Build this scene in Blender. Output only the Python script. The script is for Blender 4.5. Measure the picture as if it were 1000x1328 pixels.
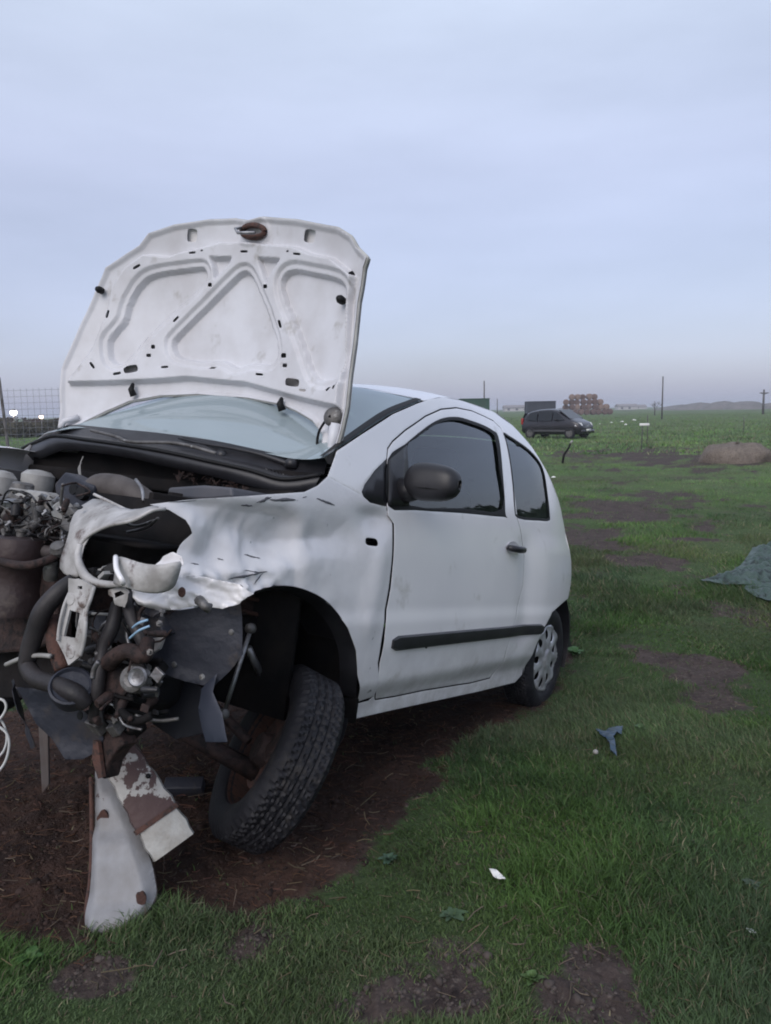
import bpy, math, random
import numpy as np
from mathutils import Matrix, Vector
from mathutils.geometry import delaunay_2d_cdt
random.seed(5)
rng = np.random.default_rng(5)
for o in list(bpy.data.objects): bpy.data.objects.remove(o)
SC = bpy.context.scene
COL = SC.collection
# ------------------------------------------------------------------ camera
F, CX, CY, H = 1000.0, 500.0, 664.0, 1.66
PIT, ROL = math.atan(.131), math.radians(1.0)
fw = np.array([0, math.cos(PIT), -math.sin(PIT)])
_r0 = np.array([1., 0, 0]); _u0 = np.array([0, math.sin(PIT), math.cos(PIT)])
RV = _r0*math.cos(ROL)-_u0*math.sin(ROL); UV = _u0*math.cos(ROL)+_r0*math.sin(ROL)
CAMP = np.array([0, 0, H])
cd = bpy.data.cameras.new('camera'); cam = bpy.data.objects.new('camera', cd); COL.objects.link(cam)
cd.sensor_fit = 'HORIZONTAL'; cd.sensor_width = 36; cd.lens = 36*F/1000.0
cd.clip_start = .05; cd.clip_end = 9000
mm = Matrix.Identity(4)
for i in range(3):
    mm[i][0] = RV[i]; mm[i][1] = UV[i]; mm[i][2] = -fw[i]; mm[i][3] = CAMP[i]
cam.matrix_world = mm
SC.camera = cam
# ------------------------------------------------------------------ world, sun, exposure
SUN_EL, SUN_AZ = 38.0, 205.0      # overcast brightness comes from behind the photographer
W = bpy.data.worlds.new("World"); SC.world = W; W.use_nodes = True
nt = W.node_tree; nt.nodes.clear()
out = nt.nodes.new('ShaderNodeOutputWorld')
sky = nt.nodes.new('ShaderNodeTexSky'); sky.sky_type = 'NISHITA'; sky.sun_disc = False
sky.sun_elevation = math.radians(SUN_EL); sky.sun_rotation = math.radians(SUN_AZ); sky.air_density = 1.0; sky.dust_density = 2.0
bg1 = nt.nodes.new('ShaderNodeBackground'); bg1.inputs[1].default_value = 0.05
nt.links.new(sky.outputs[0], bg1.inputs[0])
tc = nt.nodes.new('ShaderNodeTexCoord'); sp = nt.nodes.new('ShaderNodeSeparateXYZ')
nt.links.new(tc.outputs['Generated'], sp.inputs[0])
ramp = nt.nodes.new('ShaderNodeValToRGB'); cr = ramp.color_ramp
cr.elements[0].position = 0.0; cr.elements[0].color = (.30, .315, .455, 1)
cr.elements[1].position = .46; cr.elements[1].color = (.56, .615, .73, 1)
e = cr.elements.new(.12); e.color = (.37, .385, .53, 1)
e = cr.elements.new(.28); e.color = (.455, .475, .61, 1)
nt.links.new(sp.outputs[2], ramp.inputs[0])
mp = nt.nodes.new('ShaderNodeMapping'); mp.inputs['Scale'].default_value = (1.2, 1.2, 5.0)
nt.links.new(tc.outputs['Generated'], mp.inputs[0])
no = nt.nodes.new('ShaderNodeTexNoise'); no.inputs['Scale'].default_value = 1.7; no.inputs['Detail'].default_value = 5
nt.links.new(mp.outputs[0], no.inputs['Vector'])
mr = nt.nodes.new('ShaderNodeMapRange'); mr.inputs[1].default_value = .3; mr.inputs[2].default_value = .7
mr.inputs[3].default_value = .87; mr.inputs[4].default_value = 1.11
nt.links.new(no.outputs[0], mr.inputs[0])
mx = nt.nodes.new('ShaderNodeMix'); mx.data_type = 'RGBA'; mx.blend_type = 'MULTIPLY'; mx.inputs[0].default_value = 1
nt.links.new(ramp.outputs[0], mx.inputs[6]); nt.links.new(mr.outputs[0], mx.inputs[7])
bg2 = nt.nodes.new('ShaderNodeBackground'); bg2.inputs[1].default_value = .92
nt.links.new(mx.outputs[2], bg2.inputs[0])
ad = nt.nodes.new('ShaderNodeAddShader'); nt.links.new(bg1.outputs[0], ad.inputs[0]); nt.links.new(bg2.outputs[0], ad.inputs[1])
nt.links.new(ad.outputs[0], out.inputs[0])
sd = bpy.data.lights.new('sun', 'SUN'); sd.energy = 1.35; sd.angle = math.radians(40); sd.color = (1.0, .95, .93)
so = bpy.data.objects.new('sun', sd); COL.objects.link(so)
az, el = math.radians(SUN_AZ), math.radians(SUN_EL)
sv = Vector((math.sin(az)*math.cos(el), math.cos(az)*math.cos(el), math.sin(el)))
so.rotation_euler = sv.to_track_quat('Z', 'Y').to_euler(); so.location = (0, -5, 20)
SC.cycles.filter_width = 1.9
SC.view_settings.view_transform = 'Standard'; SC.view_settings.look = 'None'
SC.view_settings.exposure = 0.16; SC.view_settings.gamma = 1.0
SC.view_settings.use_curve_mapping = False
# ------------------------------------------------------------------ measuring helpers
def Rz(a): c, s = math.cos(a), math.sin(a); return np.array([[c, -s, 0], [s, c, 0], [0, 0, 1]])
def Ry(a): c, s = math.cos(a), math.sin(a); return np.array([[c, 0, s], [0, 1, 0], [-s, 0, c]])
def Rx(a): c, s = math.cos(a), math.sin(a); return np.array([[1, 0, 0], [0, c, -s], [0, s, c]])
RAD = math.radians
CM = Rz(RAD(238.55)) @ Ry(RAD(-12.3)) @ Rx(RAD(-2.4)); CT = np.array([-1.04, 2.54, .54])   # pose of the wrecked car
C0 = CM.T @ (CAMP-CT)
def wray(u, v): return fw+RV*(u-CX)/F-UV*(v-CY)/F
def cray(u, v): return CM.T @ wray(u, v)
def onp(u, v, k, val):
    d = cray(u, v); return C0+(val-C0[k])/d[k]*d
def atx(u, v, X): return onp(u, v, 0, X)
def aty(u, v, Y): return onp(u, v, 1, Y)
def march(o, d, g, t0=.4, t1=12, n=4000):
    t = np.linspace(t0, t1, n); P = o+t[:, None]*d
    q = g(P[:, 0], P[:, 1], P[:, 2]); i = np.where((q[:-1] > 0) & (q[1:] <= 0))[0]
    if len(i) == 0: return P[np.argmin(np.abs(q))]
    i = i[0]; f = q[i]/(q[i]-q[i+1]); return P[i]*(1-f)+P[i+1]*f
# smooth value noise, numpy
_tab = np.random.default_rng(77).random((64, 64, 64))
def vnoise(x, y, z=0.0):
    x = np.asarray(x, float); y = np.asarray(y, float); z = np.asarray(z, float)+0*x
    xi, yi, zi = np.floor(x).astype(int), np.floor(y).astype(int), np.floor(z).astype(int)
    fx, fy, fz = x-xi, y-yi, z-zi
    fx = fx*fx*(3-2*fx); fy = fy*fy*(3-2*fy); fz = fz*fz*(3-2*fz)
    r = 0
    for a in (0, 1):
        for b in (0, 1):
            for c in (0, 1):
                w = (fx if a else 1-fx)*(fy if b else 1-fy)*(fz if c else 1-fz)
                r = r+w*_tab[(xi+a) % 64, (yi+b) % 64, (zi+c) % 64]
    return r-.5
def fbm(x, y, z=0.0, o=4):
    r = 0; a = 1.
    for i in range(o):
        r = r+a*vnoise(x*2**i+i*7.3, y*2**i+i*3.1, np.asarray(z)*2**i+i*5.7); a *= .5
    return r
def fold(x, y, f, seed, n=7):
    r = np.random.default_rng(seed); s = 0
    for i in range(n):
        th = r.uniform(0, math.pi); q = (x*math.cos(th)+y*math.sin(th)+.35/f*vnoise(x*f*.6+i*3, y*f*.6, seed))*f*r.uniform(.5, 1.8)+r.random()
        s = s+(np.abs(q-np.floor(q)-.5)*4-1)*r.uniform(.5, 1)
    return s/n
def sst(x, a, b):
    t = np.clip((x-a)/(b-a), 0, 1); return t*t*(3-2*t)
# ------------------------------------------------------------------ object helpers
def tag(o, label=None, cat=None, group=None, kind=None):
    if label: o['label'] = label
    if cat: o['category'] = cat
    if group: o['group'] = group
    if kind: o['kind'] = kind
    return o
def empty(name, loc=(0, 0, 0), rz=0, parent=None):
    o = bpy.data.objects.new(name, None); COL.objects.link(o); o.location = loc; o.rotation_euler = (0, 0, rz)
    o.empty_display_size = .1
    if parent: o.parent = parent
    return o
def obj(name, V, Fc, mat=None, parent=None, smooth=True, solid=0, off=-1, bevel=0, autos=None):
    me = bpy.data.meshes.new(name)
    me.from_pydata([tuple(map(float, v)) for v in V], [], [tuple(map(int, f)) for f in Fc]); me.update()
    if smooth: me.shade_smooth()
    if autos: me.set_sharp_from_angle(angle=RAD(autos))
    if mat: me.materials.append(mat)
    o = bpy.data.objects.new(name, me); COL.objects.link(o)
    if parent: o.parent = parent
    if solid:
        m = o.modifiers.new('thickness', 'SOLIDIFY'); m.thickness = solid; m.offset = off; m.use_even_offset = False
        if smooth and not bevel and len(V) > 60: w_ = o.modifiers.new('normals', 'WEIGHTED_NORMAL'); w_.mode = 'FACE_AREA'; w_.weight = 100
    if bevel:
        m = o.modifiers.new('edge', 'BEVEL'); m.width = bevel; m.segments = 2; m.limit_method = 'ANGLE'; m.angle_limit = RAD(40)
    return o
class MB:
    def __init__(s): s.V = []; s.F = []
    def add(s, V, Fc):
        n = len(s.V); s.V += [tuple(v) for v in V]; s.F += [tuple(i+n for i in f) for f in Fc]; return s
    def box(s, c, d, R=None):
        c = np.array(c, float); d = np.array(d, float)/2
        P = np.array([[x, y, z] for x in (-1, 1) for y in (-1, 1) for z in (-1, 1)], float)*d
        if R is not None: P = P @ np.array(R).T
        return s.add(P+c, [(0, 1, 3, 2), (4, 6, 7, 5), (0, 4, 5, 1), (2, 3, 7, 6), (0, 2, 6, 4), (1, 5, 7, 3)])
    def lathe(s, prof, c=(0, 0, 0), axis=(0, 0, 1), n=24, cap=True):
        a = np.array(axis, float); a /= np.linalg.norm(a)
        t = np.array([1., 0, 0]) if abs(a[0]) < .9 else np.array([0, 1., 0])
        u = np.cross(a, t); u /= np.linalg.norm(u); w = np.cross(a, u); V = []; Fc = []
        for r, h in prof:
            for i in range(n):
                th = 2*math.pi*i/n; V.append(np.array(c)+a*h+r*(math.cos(th)*u+math.sin(th)*w))
        for j in range(len(prof)-1):
            for i in range(n):
                k = (i+1) % n; Fc.append((j*n+i, j*n+k, (j+1)*n+k, (j+1)*n+i))
        if cap: Fc.append(tuple(range(n-1, -1, -1))); Fc.append(tuple((len(prof)-1)*n+i for i in range(n)))
        return s.add(V, Fc)
    def tube(s, pts, r, n=8, cap=True):
        P = np.array(pts, float); m = len(P); rr = np.broadcast_to(np.array(r, float), (m,))
        T = np.gradient(P, axis=0); T /= np.linalg.norm(T, axis=1)[:, None]+1e-9
        t = np.array([0, 0, 1.]) if abs(T[0][2]) < .9 else np.array([1., 0, 0])
        u = np.cross(T[0], t); V = []; Fc = []
        for j in range(m):
            u = u-T[j]*np.dot(u, T[j]); u /= np.linalg.norm(u)+1e-9; w = np.cross(T[j], u)
            for i in range(n):
                th = 2*math.pi*i/n; V.append(P[j]+rr[j]*(math.cos(th)*u+math.sin(th)*w))
        for j in range(m-1):
            for i in range(n):
                k = (i+1) % n; Fc.append((j*n+i, j*n+k, (j+1)*n+k, (j+1)*n+i))
        if cap: Fc.append(tuple(range(n-1, -1, -1))); Fc.append(tuple((m-1)*n+i for i in range(n)))
        return s.add(V, Fc)
    def prism(s, poly, vec):
        n = len(poly); P = np.array(poly, float); Q = P+np.array(vec, float)
        s.add(np.vstack([P, Q]), [tuple(range(n)), tuple(range(2*n-1, n-1, -1))]+[(i, i+n, (i+1) % n+n, (i+1) % n) for i in range(n)])
        return s
    def build(s, name, mat, parent=None, **k): return obj(name, s.V, s.F, mat, parent, **k)
def spline(P, n=8, closed=False):
    P = np.array(P, float); m = len(P); out_ = []
    rng_ = range(m if closed else m-1)
    for i in rng_:
        if closed: a, b, c, d = P[(i-1) % m], P[i], P[(i+1) % m], P[(i+2) % m]
        else: a, b, c, d = P[max(i-1, 0)], P[i], P[i+1], P[min(i+2, m-1)]
        for t in np.arange(n)/n:
            out_.append(.5*((2*b)+(c-a)*t+(2*a-5*b+4*c-d)*t*t+(3*b-a-3*c+d)*t**3))
    if not closed: out_.append(P[-1])
    return np.array(out_)
def resample(P, step, closed=True):
    P = np.array(P, float)
    if closed: P = np.vstack([P, P[:1]])
    d = np.r_[0, np.cumsum(np.linalg.norm(np.diff(P, axis=0), axis=1))]
    n = max(3, int(round(d[-1]/step))); t = np.linspace(0, d[-1], n+1)
    t = np.unique(np.r_[t, d]); keep = [t[0]]
    for q in t[1:]:
        if q-keep[-1] > step*.25: keep.append(q)
    Q = np.stack([np.interp(keep, d, P[:, k]) for k in range(P.shape[1])], 1)
    return Q[:-1] if closed else Q
def inside(P, poly):
    x, y = P[:, 0], P[:, 1]; r = np.zeros(len(P), bool); n = len(poly)
    for i in range(n):
        x1, y1 = poly[i]; x2, y2 = poly[(i+1) % n]
        if y1 == y2: continue
        c = ((y1 > y) != (y2 > y)) & (x < (x2-x1)*(y-y1)/(y2-y1)+x1); r ^= c
    return r
def pdist(P, poly):
    r = np.full(len(P), 1e9); n = len(poly)
    for i in range(n):
        a = np.array(poly[i]); b = np.array(poly[(i+1) % n])-a; L = b@b+1e-12
        t = np.clip(((P-a)@b)/L, 0, 1); r = np.minimum(r, np.linalg.norm(P-a-t[:, None]*b, axis=1))
    return r
def sdist(P, poly): return np.where(inside(P, poly), 1, -1)*pdist(P, poly)
def sheet2d(outer, holes=(), step=.025, bstep=None):
    bstep = bstep or step*.7
    outer = resample(outer, bstep); holes = [resample(h, bstep) for h in holes]
    pts = []; edges = []
    for L in [outer]+holes:
        n0 = len(pts); n = len(L); pts += [tuple(q) for q in L]; edges += [(n0+i, n0+(i+1) % n) for i in range(n)]
    lo, hi = outer.min(0), outer.max(0)
    gx, gy = np.meshgrid(np.arange(lo[0], hi[0], step), np.arange(lo[1], hi[1], step*.87))
    gx = gx+(np.arange(gx.shape[0]) % 2)[:, None]*step*.5
    G = np.stack([gx.ravel(), gy.ravel()], 1); k = inside(G, outer)
    G = G[k]; k = pdist(G, outer) > step*.4
    for h in holes:
        k &= ~inside(G, h); k &= pdist(G, h) > step*.4
    G = G[k]; pts += [tuple(q) for q in G]
    v, _, f, *_ = delaunay_2d_cdt([Vector(q) for q in pts], edges, [], 0, 1e-5)
    V = np.array([[a.x, a.y] for a in v]); Fc = np.array([tuple(t) for t in f])
    c = V[Fc].mean(1); k = inside(c, outer)
    for h in holes: k &= ~inside(c, h)
    Fc = Fc[k]; used = np.unique(Fc); mp_ = -np.ones(len(V), int); mp_[used] = np.arange(len(used))
    return V[used], mp_[Fc]
# ------------------------------------------------------------------ materials
MATS = {}
def mat(name, col, rough=.6, metal=0, col2=None, nscale=6, col3=None, n3scale=20, n3=(.58, .68), bump=0, bscale=60, spec=.5, coat=0, attr=None, coord='Object', mud=None):
    if name in MATS: return MATS[name]
    m = bpy.data.materials.new(name); m.use_nodes = True; MATS[name] = m
    t = m.node_tree; b = t.nodes['Principled BSDF']; b.inputs['Roughness'].default_value = rough; b.inputs['Metallic'].default_value = metal
    b.inputs['Specular IOR Level'].default_value = spec; b.inputs['Coat Weight'].default_value = coat; b.inputs['Coat Roughness'].default_value = .12
    b.inputs['Base Color'].default_value = (*col, 1)
    c = t.nodes.new('ShaderNodeTexCoord'); src = None
    def rgbmix(fac, a, b2):
        x = t.nodes.new('ShaderNodeMix'); x.data_type = 'RGBA'
        t.links.new(fac, x.inputs[0])
        if isinstance(a, tuple): x.inputs[6].default_value = (*a, 1)
        else: t.links.new(a, x.inputs[6])
        if isinstance(b2, tuple): x.inputs[7].default_value = (*b2, 1)
        else: t.links.new(b2, x.inputs[7])
        return x.outputs[2]
    def noise(s, d=6, lo=.35, hi=.65, rg=.55):
        n = t.nodes.new('ShaderNodeTexNoise'); n.inputs['Scale'].default_value = s; n.inputs['Detail'].default_value = d; n.inputs['Roughness'].default_value = rg
        t.links.new(c.outputs[coord], n.inputs['Vector'])
        r = t.nodes.new('ShaderNodeMapRange'); r.inputs[1].default_value = lo; r.inputs[2].default_value = hi; t.links.new(n.outputs[0], r.inputs[0])
        return r.outputs[0], n.outputs[0]
    if attr:
        a = t.nodes.new('ShaderNodeAttribute'); a.attribute_name = attr; src = a.outputs['Color']
        t.links.new(src, b.inputs['Base Color'])
    if col2:
        src = rgbmix(noise(nscale)[0], src if src else col, col2); t.links.new(src, b.inputs['Base Color'])
    if col3:
        src = rgbmix(noise(n3scale, 8, *n3, rg=.65)[0], src if src else col, col3); t.links.new(src, b.inputs['Base Color'])
    if mud:
        s_ = t.nodes.new('ShaderNodeSeparateXYZ'); t.links.new(c.outputs['Object'], s_.inputs[0]); mr_ = t.nodes.new('ShaderNodeMapRange'); mr_.inputs[1].default_value = mud; mr_.inputs[2].default_value = .18; t.links.new(s_.outputs[2], mr_.inputs[0])
        ml = t.nodes.new('ShaderNodeMath'); ml.operation = 'MULTIPLY'; t.links.new(mr_.outputs[0], ml.inputs[0]); t.links.new(noise(9, 9, .38, .62, .7)[0], ml.inputs[1]); m2 = t.nodes.new('ShaderNodeMath'); m2.operation = 'MULTIPLY'; m2.inputs[1].default_value = .38; t.links.new(ml.outputs[0], m2.inputs[0])
        src = rgbmix(m2.outputs[0], src if src else col, (.22, .185, .16)); t.links.new(src, b.inputs['Base Color'])
    if bump:
        bn = t.nodes.new('ShaderNodeBump'); bn.inputs['Strength'].default_value = 1; bn.inputs['Distance'].default_value = bump
        t.links.new(noise(bscale)[1], bn.inputs['Height']); t.links.new(bn.outputs[0], b.inputs['Normal'])
    return m
def glassmat(name, tint, refl=1.5, rough=.02, sky_film=0):
    m = bpy.data.materials.new(name); m.use_nodes = True; t = m.node_tree; t.nodes.clear(); MATS[name] = m
    o = t.nodes.new('ShaderNodeOutputMaterial'); tr = t.nodes.new('ShaderNodeBsdfTransparent'); tr.inputs[0].default_value = (*tint, 1)
    g = t.nodes.new('ShaderNodeBsdfGlossy'); g.inputs[0].default_value = (.92, .95, .97, 1); g.inputs[1].default_value = rough
    fr = t.nodes.new('ShaderNodeFresnel'); fr.inputs[0].default_value = refl
    x = t.nodes.new('ShaderNodeMixShader'); t.links.new(fr.outputs[0], x.inputs[0]); t.links.new(tr.outputs[0], x.inputs[1]); t.links.new(g.outputs[0], x.inputs[2])
    last = x
    if sky_film:
        df = t.nodes.new('ShaderNodeBsdfDiffuse'); df.inputs[0].default_value = (.50, .60, .64, 1); y = t.nodes.new('ShaderNodeMixShader'); y.inputs[0].default_value = sky_film  # pale blue layer: dirty glass plus sky reflection put into the colour
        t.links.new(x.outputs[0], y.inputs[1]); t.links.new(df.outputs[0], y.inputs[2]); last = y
    t.links.new(last.outputs[0], o.inputs[0]); return m
PAINT = mat('white_car_paint', (.80, .785, .79), .22, col2=(.73, .72, .735), nscale=2.2, col3=(.50, .48, .45), n3scale=7, n3=(.60, .80), coat=.6, mud=.50)
DPAINT = mat('scuffed_white_paint', (.74, .725, .735), .36, col2=(.66, .65, .665), nscale=5, col3=(.16, .16, .17), n3scale=14, n3=(.66, .69), bump=.0014, bscale=26, coat=.5, mud=.45)
HPAINT = mat('hood_underside_paint', (.50, .495, .515), .5, col2=(.59, .595, .63), nscale=6, col3=(.22, .20, .16), n3scale=8, n3=(.60, .84), bump=.001, bscale=25)
RPAINT = mat('rusty_white_paint', (.25, .255, .27), .55, col2=(.17, .165, .165), nscale=9, col3=(.045, .022, .018), n3scale=7.5, n3=(.63, .645), bump=.003, bscale=25)
APAINT = mat('dirty_white_panel', (.47, .46, .455), .55, col2=(.26, .25, .24), nscale=13, col3=(.10, .07, .06), n3scale=12, n3=(.57, .66), bump=.003, bscale=40)
RUST = mat('rust', (.060, .030, .024), .85, col2=(.095, .042, .030), nscale=30, col3=(.03, .02, .018), n3scale=60, n3=(.5, .6), bump=.003, bscale=150)
DRUST = mat('dark_rusty_metal', (.024, .017, .017), .75, col2=(.055, .034, .030), nscale=22, col3=(.015, .012, .012), n3scale=50, n3=(.5, .6), bump=.003, bscale=120, spec=.25)
BLK = mat('black_plastic', (.013, .013, .016), .40, col2=(.022, .022, .026), nscale=14, spec=.4, bump=.0004, bscale=200)
SEAL = mat('black_rubber_seal', (.007, .007, .008), .6, spec=.25)
GPL = mat('grey_plastic_liner', (.020, .023, .034), .5, spec=.35, col2=(.034, .036, .048), nscale=8, col3=(.075, .06, .05), n3scale=10, n3=(.54, .72), bump=.003, bscale=40)
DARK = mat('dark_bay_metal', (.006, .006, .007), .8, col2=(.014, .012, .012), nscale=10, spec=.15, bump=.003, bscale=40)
HOSE = mat('rubber_hose', (.016, .015, .017), .5, spec=.3, col2=(.036, .032, .033), nscale=12, bump=.001, bscale=120)
GREY = mat('dirty_alloy', (.16, .155, .155), .5, metal=.4, col2=(.07, .065, .06), nscale=20, col3=(.30, .30, .30), n3scale=30, n3=(.6, .7), bump=.003, bscale=80)
STEEL = mat('worn_steel', (.30, .31, .33), .42, metal=.7, col2=(.14, .13, .13), nscale=25, col3=(.09, .05, .035), n3scale=20, n3=(.62, .68), bump=.0015, bscale=90)
TYRE = mat('tyre_rubber', (.008, .008, .011), .62, spec=.3, col2=(.018, .018, .022), nscale=9, col3=(.050, .043, .038), n3scale=11, n3=(.56, .8), bump=.0015, bscale=110)
WTANK = mat('dusty_white_tank', (.34, .34, .33), .55, col2=(.20, .19, .18), nscale=12)
HUB = mat('silver_hubcap', (.58, .59, .62), .34, metal=.5, col2=(.30, .30, .31), nscale=10)
SIDEG = glassmat('side_glass', (.42, .52, .47), 1.75)
WINDG = glassmat('windscreen_glass', (.42, .50, .50), 3.2, sky_film=.42)
FABR = mat('seat_fabric', (.05, .05, .055), .9, bump=.001, bscale=300)
# ------------------------------------------------------------------ terrain
def gz0(x, y):
    return .33*(1-sst(y, 1.9, 4.7))
def gz(x, y):
    x = np.asarray(x, float); y = np.asarray(y, float); d = np.hypot(x, y)
    z = gz0(x, y)+.035*fbm(x*.9, y*.9, 3.1, 3)*np.exp(-d/40)+.16*vnoise(x*.07+9, y*.07+4)*sst(d, 6, 30)
    z = z+.5*vnoise(x*.012+5, y*.012+2)*sst(d, 60, 200)
    return z
def gnd(u, v, lift=0):
    return march(CAMP, wray(u, v), lambda x, y, z: z-gz(x, y)-lift, .8, 700, 60000) if v > 535 else None
def gfar(u, dist):
    d = wray(u, 540.); k = dist/d[1]; p = CAMP+k*d; return np.array([p[0], p[1], float(gz(p[0], p[1]))])
def zat(u, v, dist):
    d = wray(u, v); return CAMP+d*dist/d[1]
ELL = []
def bare_ell(u, v, ru, rv, s=1.0):
    c = gnd(u, v); a = gnd(u, v+rv); b = gnd(u, v-rv); dd = (c-CAMP) @ fw
    ELL.append((c[0], c[1], ru*dd/F, (b[1]-a[1])/2+.02, s))
for q in [(850, 592, 115, 15, 1.0), (740, 590, 60, 9, .7), (800, 662, 85, 26, .95), (850, 642, 80, 14, .75), (905, 622, 90, 9, .6), (775, 705, 70, 34, .9), (760, 770, 45, 16, .5), (775, 738, 40, 14, .95), (900, 862, 75, 30, 1.0), (920, 908, 70, 22, .75),
          (975, 795, 60, 16, .6), (720, 812, 20, 12, .5), (745, 872, 26, 12, 1.0), (790, 1258, 75, 50, 1.0), (760, 1305, 110, 40, 1.0), (560, 1295, 130, 30, 1.0), (330, 1215, 60, 26, .7), (590, 1240, 60, 22, .6), (520, 1255, 50, 14, .55), (120, 1270, 70, 26, .8),
          (590, 1162, 45, 18, .35), (730, 960, 30, 14, .35), (960, 1190, 40, 25, .3), (880, 700, 45, 16, .4), (945, 640, 70, 16, .35), (640, 1100, 40, 20, .25), (820, 770, 40, 12, .3), (985, 1260, 40, 20, .4), (560, 1010, 50, 20, .5)]:
    bare_ell(*q)
CARP = np.array([gnd(u, v)[:2] for u, v in [(-400, 1010), (-400, 1200), (-60, 1215), (90, 1222), (230, 1178), (330, 1195), (420, 1160), (468, 1080), (540, 1035), (600, 985), (650, 945), (700, 915)]]
                +[[1.2, 4.6], [1.35, 5.3], [.2, 5.9], [-1.2, 5.0], [-2.6, 3.6]])
def baremask(x, y):
    x = np.asarray(x, float); y = np.asarray(y, float); m = np.zeros_like(x)
    n = fbm(x*2.3, y*2.3, 1.7, 4)
    for cx, cy, rx, ry, s in ELL:
        q = np.sqrt(((x-cx)/rx)**2+((y-cy)/ry)**2); m = np.maximum(m, s*np.clip(1.30-q+n*1.7, 0, 1))
    P = np.stack([x.ravel(), y.ravel()], 1); near = (np.abs(P[:, 0]) < 6) & (P[:, 1] > .5) & (P[:, 1] < 8)
    c = np.zeros(len(P)); c[near] = np.clip(.5+sdist(P[near], CARP)/.16+n.ravel()[near]*1.9, 0, 1)
    c = c.reshape(x.shape)
    trk = np.clip(.33+.85*fbm(x*.25, y*.5, 8.2, 4), 0, .62)*sst(np.hypot(x, y), 2, 8)
    return np.maximum(np.maximum(m, c), trk*.8), c
NA = 620
aa = np.concatenate([np.linspace(-math.pi, -.72, 70)[:-1], np.linspace(-.72, .72, NA), np.linspace(.72, math.pi, 70)[1:-1]])
rr = [.35]
while rr[-1] < 4000: rr.append(rr[-1]*(1.011 if rr[-1] < 12 else 1.03 if rr[-1] < 300 else 1.12))
rr = np.array(rr)
A_, R_ = np.meshgrid(aa, rr); gx = np.sin(A_)*R_; gy = np.cos(A_)*R_
bm_, cm_ = baremask(gx, gy)
gZ = gz(gx, gy)
dn = np.exp(-R_/14)
clod = np.maximum(0, fbm(gx*9, gy*9, 2.2, 4))*.05+np.maximum(0, fbm(gx*28, gy*28, 5.2, 3)-.05)*.03
gZ = gZ+dn*(clod*(.35+.65*bm_)-.012*bm_)
rowc = len(aa); V = np.stack([gx.ravel(), gy.ravel(), gZ.ravel()], 1)
ii = np.arange((len(rr)-1)*rowc).reshape(len(rr)-1, rowc); jj = np.roll(ii, -1, axis=1)
Q = np.stack([ii, ii+rowc, jj+rowc, jj], -1).reshape(-1, 4)
me = bpy.data.meshes.new('field_ground')
me.vertices.add(len(V)); me.vertices.foreach_set('co', V.ravel())
# a fan of triangles closes the middle
ctr = len(V); me.vertices.add(1); me.vertices[ctr].co = (0, 0, float(gz(0., 0.)))
tri = np.stack([np.full(rowc, ctr), np.arange(rowc), np.roll(np.arange(rowc), -1)], 1)
nl = Q.size+tri.size
me.loops.add(nl); me.loops.foreach_set('vertex_index', np.r_[Q.ravel(), tri.ravel()])
me.polygons.add(len(Q)+len(tri)); me.polygons.foreach_set('loop_start', np.r_[np.arange(len(Q))*4, Q.size+np.arange(len(tri))*3])
me.update(calc_edges=True); me.validate(); me.shade_smooth()
at = me.color_attributes.new('mask', 'FLOAT_COLOR', 'POINT')
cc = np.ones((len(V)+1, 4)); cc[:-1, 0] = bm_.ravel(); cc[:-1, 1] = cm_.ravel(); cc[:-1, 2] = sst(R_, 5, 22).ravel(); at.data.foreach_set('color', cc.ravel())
gm = bpy.data.materials.new('field_soil_and_turf'); gm.use_nodes = True; t = gm.node_tree; b = t.nodes['Principled BSDF']; b.inputs['Roughness'].default_value = .95; b.inputs['Specular IOR Level'].default_value = .15
a = t.nodes.new('ShaderNodeAttribute'); a.attribute_name = 'mask'; s = t.nodes.new('ShaderNodeSeparateColor'); t.links.new(a.outputs['Color'], s.inputs[0])
c = t.nodes.new('ShaderNodeTexCoord')
def nz(scale, lo=.35, hi=.65, d=6):
    n = t.nodes.new('ShaderNodeTexNoise'); n.inputs['Scale'].default_value = scale; n.inputs['Detail'].default_value = d; n.inputs['Roughness'].default_value = .62
    t.links.new(c.outputs['Object'], n.inputs['Vector']); r = t.nodes.new('ShaderNodeMapRange'); r.inputs[1].default_value = lo; r.inputs[2].default_value = hi
    t.links.new(n.outputs[0], r.inputs[0]); return r.outputs[0]
def mixc(f, x, y):
    m = t.nodes.new('ShaderNodeMix'); m.data_type = 'RGBA'; t.links.new(f, m.inputs[0])
    for k, q in ((6, x), (7, y)):
        if isinstance(q, tuple): m.inputs[k].default_value = (*q, 1)
        else: t.links.new(q, m.inputs[k])
    return m.outputs[2]
def mth(op, x, y):
    m = t.nodes.new('ShaderNodeMath'); m.operation = op
    for k, q in ((0, x), (1, y)):
        if isinstance(q, (int, float)): m.inputs[k].default_value = q
        else: t.links.new(q, m.inputs[k])
    return m.outputs[0]
g1 = mixc(nz(.35), (.034, .054, .022), (.058, .090, .036)); g1 = mixc(nz(2.2, .5, .75), g1, (.058, .060, .036)); g1 = mixc(nz(14, .52, .75), g1, (.024, .040, .018))
gf = mixc(nz(.12), (.070, .120, .042), (.10, .142, .058)); gf = mixc(nz(1.1, .5, .75), gf, (.095, .095, .06)); g1 = mixc(s.outputs[2], g1, gf)  # far turf paler by distance: grazing-view brightness put into the colour
d1 = mixc(nz(5), (.045, .034, .032), (.080, .062, .056)); d1 = mixc(nz(40, .55, .7), d1, (.12, .10, .085)); d1 = mixc(nz(18, .55, .72), d1, (.022, .016, .016))
d2 = mixc(nz(4), (.026, .017, .015), (.062, .036, .028)); d2 = mixc(nz(30, .55, .7), d2, (.075, .048, .036))
dd_ = mixc(s.outputs[1], d1, d2)
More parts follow.
